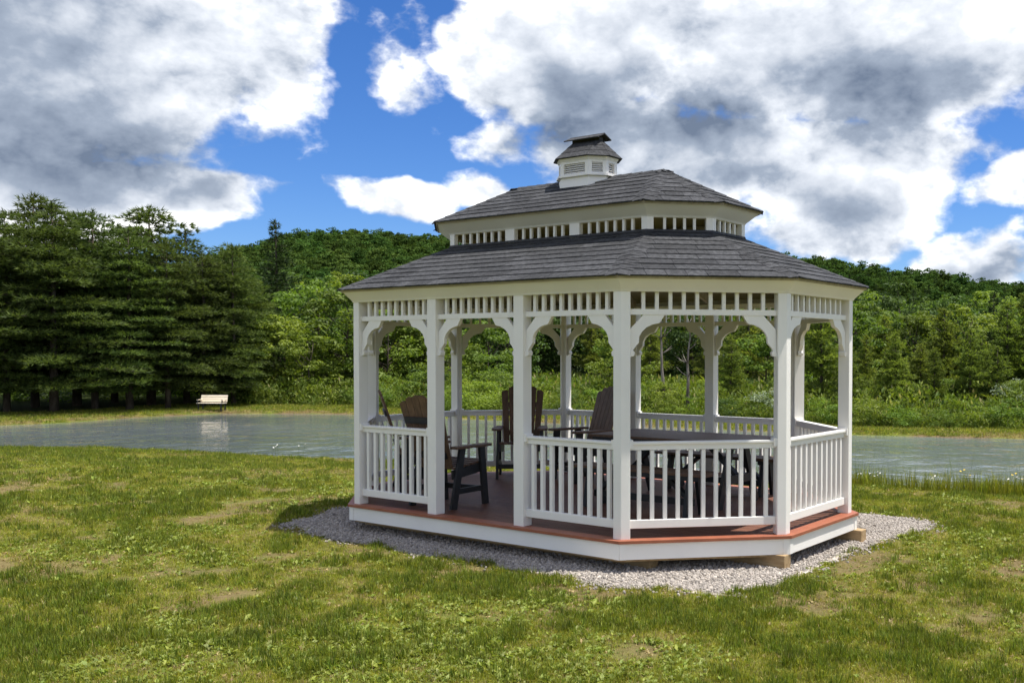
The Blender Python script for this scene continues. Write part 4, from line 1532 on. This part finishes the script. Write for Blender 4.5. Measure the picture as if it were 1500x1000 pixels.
x_, y_ = x_[ok], y_[ok]; n = len(x_)
s = ru.uniform(.5, 1.15, n) * np.where(x_ > -3, 1.35, .6)
pid = np.where(ru.uniform(0, 1, n) < .16, 2, ru.integers(0, 2, n))
scatter('shore_grass', np.column_stack([x_, y_, ground_z(x_, y_) - .01]), np.column_stack([ru.normal(0, .08, (n, 2)), ru.uniform(0, 6.28, n)]), np.column_stack([s, s, s]), pid, ST,
        'stuff', 'longer unmown grass stems fringing the near shore', 'grass')


def flower(seed, h, pm, cm_, n=3):
    r = random.Random(seed)
    st, pe, ce = MB(), MB(), MB()
    for k in range(n):
        x0, y0_ = r.uniform(-.12, .12), r.uniform(-.12, .12); hh = h * r.uniform(.7, 1.1)
        tx, ty = x0 + r.uniform(-.06, .06), y0_ + r.uniform(-.06, .06)
        st.tube([(x0, y0_, -.02), ((x0 + tx) / 2, (y0_ + ty) / 2, hh * .5), (tx, ty, hh)], [.004, .0035, .003], 4)
        nn = Vector((r.uniform(-.5, .5), r.uniform(-.8, -.1), 1)).normalized(); a = nn.orthogonal().normalized(); b = nn.cross(a)
        c = Vector((tx, ty, hh))
        for q in range(11):
            t = 2 * math.pi * q / 11; d1 = a * math.cos(t) + b * math.sin(t); d2 = nn.cross(d1)
            pe.add([c + d1 * .004 - d2 * .002, c + d1 * .016 - d2 * .0045, c + d1 * .019, c + d1 * .016 + d2 * .0045, c + d1 * .004 + d2 * .002], [(0, 1, 2, 3, 4)])
        ce.prism([c + (a * math.cos(2 * math.pi * q / 7) + b * math.sin(2 * math.pi * q / 7)) * .006 for q in range(7)],
                 [c + nn * .004 + (a * math.cos(2 * math.pi * q / 7) + b * math.sin(2 * math.pi * q / 7)) * .004 for q in range(7)])
    return st, pe, ce


DS = []
for k in range(3):
    st, pe, ce = flower(80 + k, .30, 'petal', 'yolk', 2 + k % 2)
    DS.append((st.mesh('stems', 'weed'), pe.mesh('petals', 'petal'), ce.mesh('flower_centres', 'yolk')))
YS = (DS[0][0], flower(91, .4, 'yolk', 'yolk', 3)[1].mesh('petals', 'yolk'), DS[0][2])
spots = [(.05, 8.75, 0), (.18, 8.8, 1), (-.1, 8.7, 2), (1.2, 8.9, 1), (2.6, 8.7, 0), (-13.6, 5.3, 1), (-12.9, 5.45, 0)]
for (x0, y0_, k) in spots:
    o = empty('daisy_clump', (x0, y0_, gz(x0, y0_)), random.uniform(-.5, .5))
    for nm, me in zip(('stems', 'petals', 'flower_centres'), DS[k]): link(nm, me, o)
    tag(o, 'small clump of white daisies on thin stems at the near shore', 'flowers', 'daisies along the near shore')
for (x0, y0_) in ((1.9, 8.75), (2.75, 8.95)):
    o = empty('yellow_flower_clump', (x0, y0_, gz(x0, y0_)))
    for nm, me in zip(('stems', 'petals', 'flower_centres'), YS): link(nm, me, o)
    tag(o, 'small clump of yellow wildflowers at the near shore', 'flowers', 'yellow wildflowers along the near shore')

# ------------------------------------------------------------------ park bench across the pond
bx_, by_ = polar(-58.3, 48.8)
bz = gz(bx_, by_)
pb = empty('park_bench', (bx_, by_, bz), R(33))
pb.scale = (.95, .95, .86)
tag(pb, 'cream slatted bench with sloping back in front of the dark pine grove', 'bench')
for k in range(4):
    MB().box((0, -.17 + k * .115, .42), (1.30, .10, .03)).build('seat_slat', 'benchslat', pb)
for k in range(3):
    MB().box((0, .27 + k * .03, .53 + k * .125), (1.30, .028, .112), M=Matrix.Rotation(R(-14), 4, 'X')).build('back_slat', 'benchslat', pb)
for s in (-1, 1):
    MB().beam((s * .55, -.18, -.02), (s * .55, -.18, .40), .05, .06, (0, 1, 0)).build('leg', 'black', pb)
    MB().beam((s * .55, .24, -.02), (s * .55, .37, .84), .05, .06, (0, 1, 0)).build('leg', 'black', pb)
    MB().box((s * .55, .05, .385), (.05, .48, .05)).build('seat_rail', 'black', pb)
    MB().box((s * .6, .04, .60), (.07, .5, .03)).build('arm', 'benchslat', pb)
    MB().beam((s * .6, -.17, .40), (s * .6, -.17, .59), .04, .05, (0, 1, 0)).build('arm_post', 'black', pb)
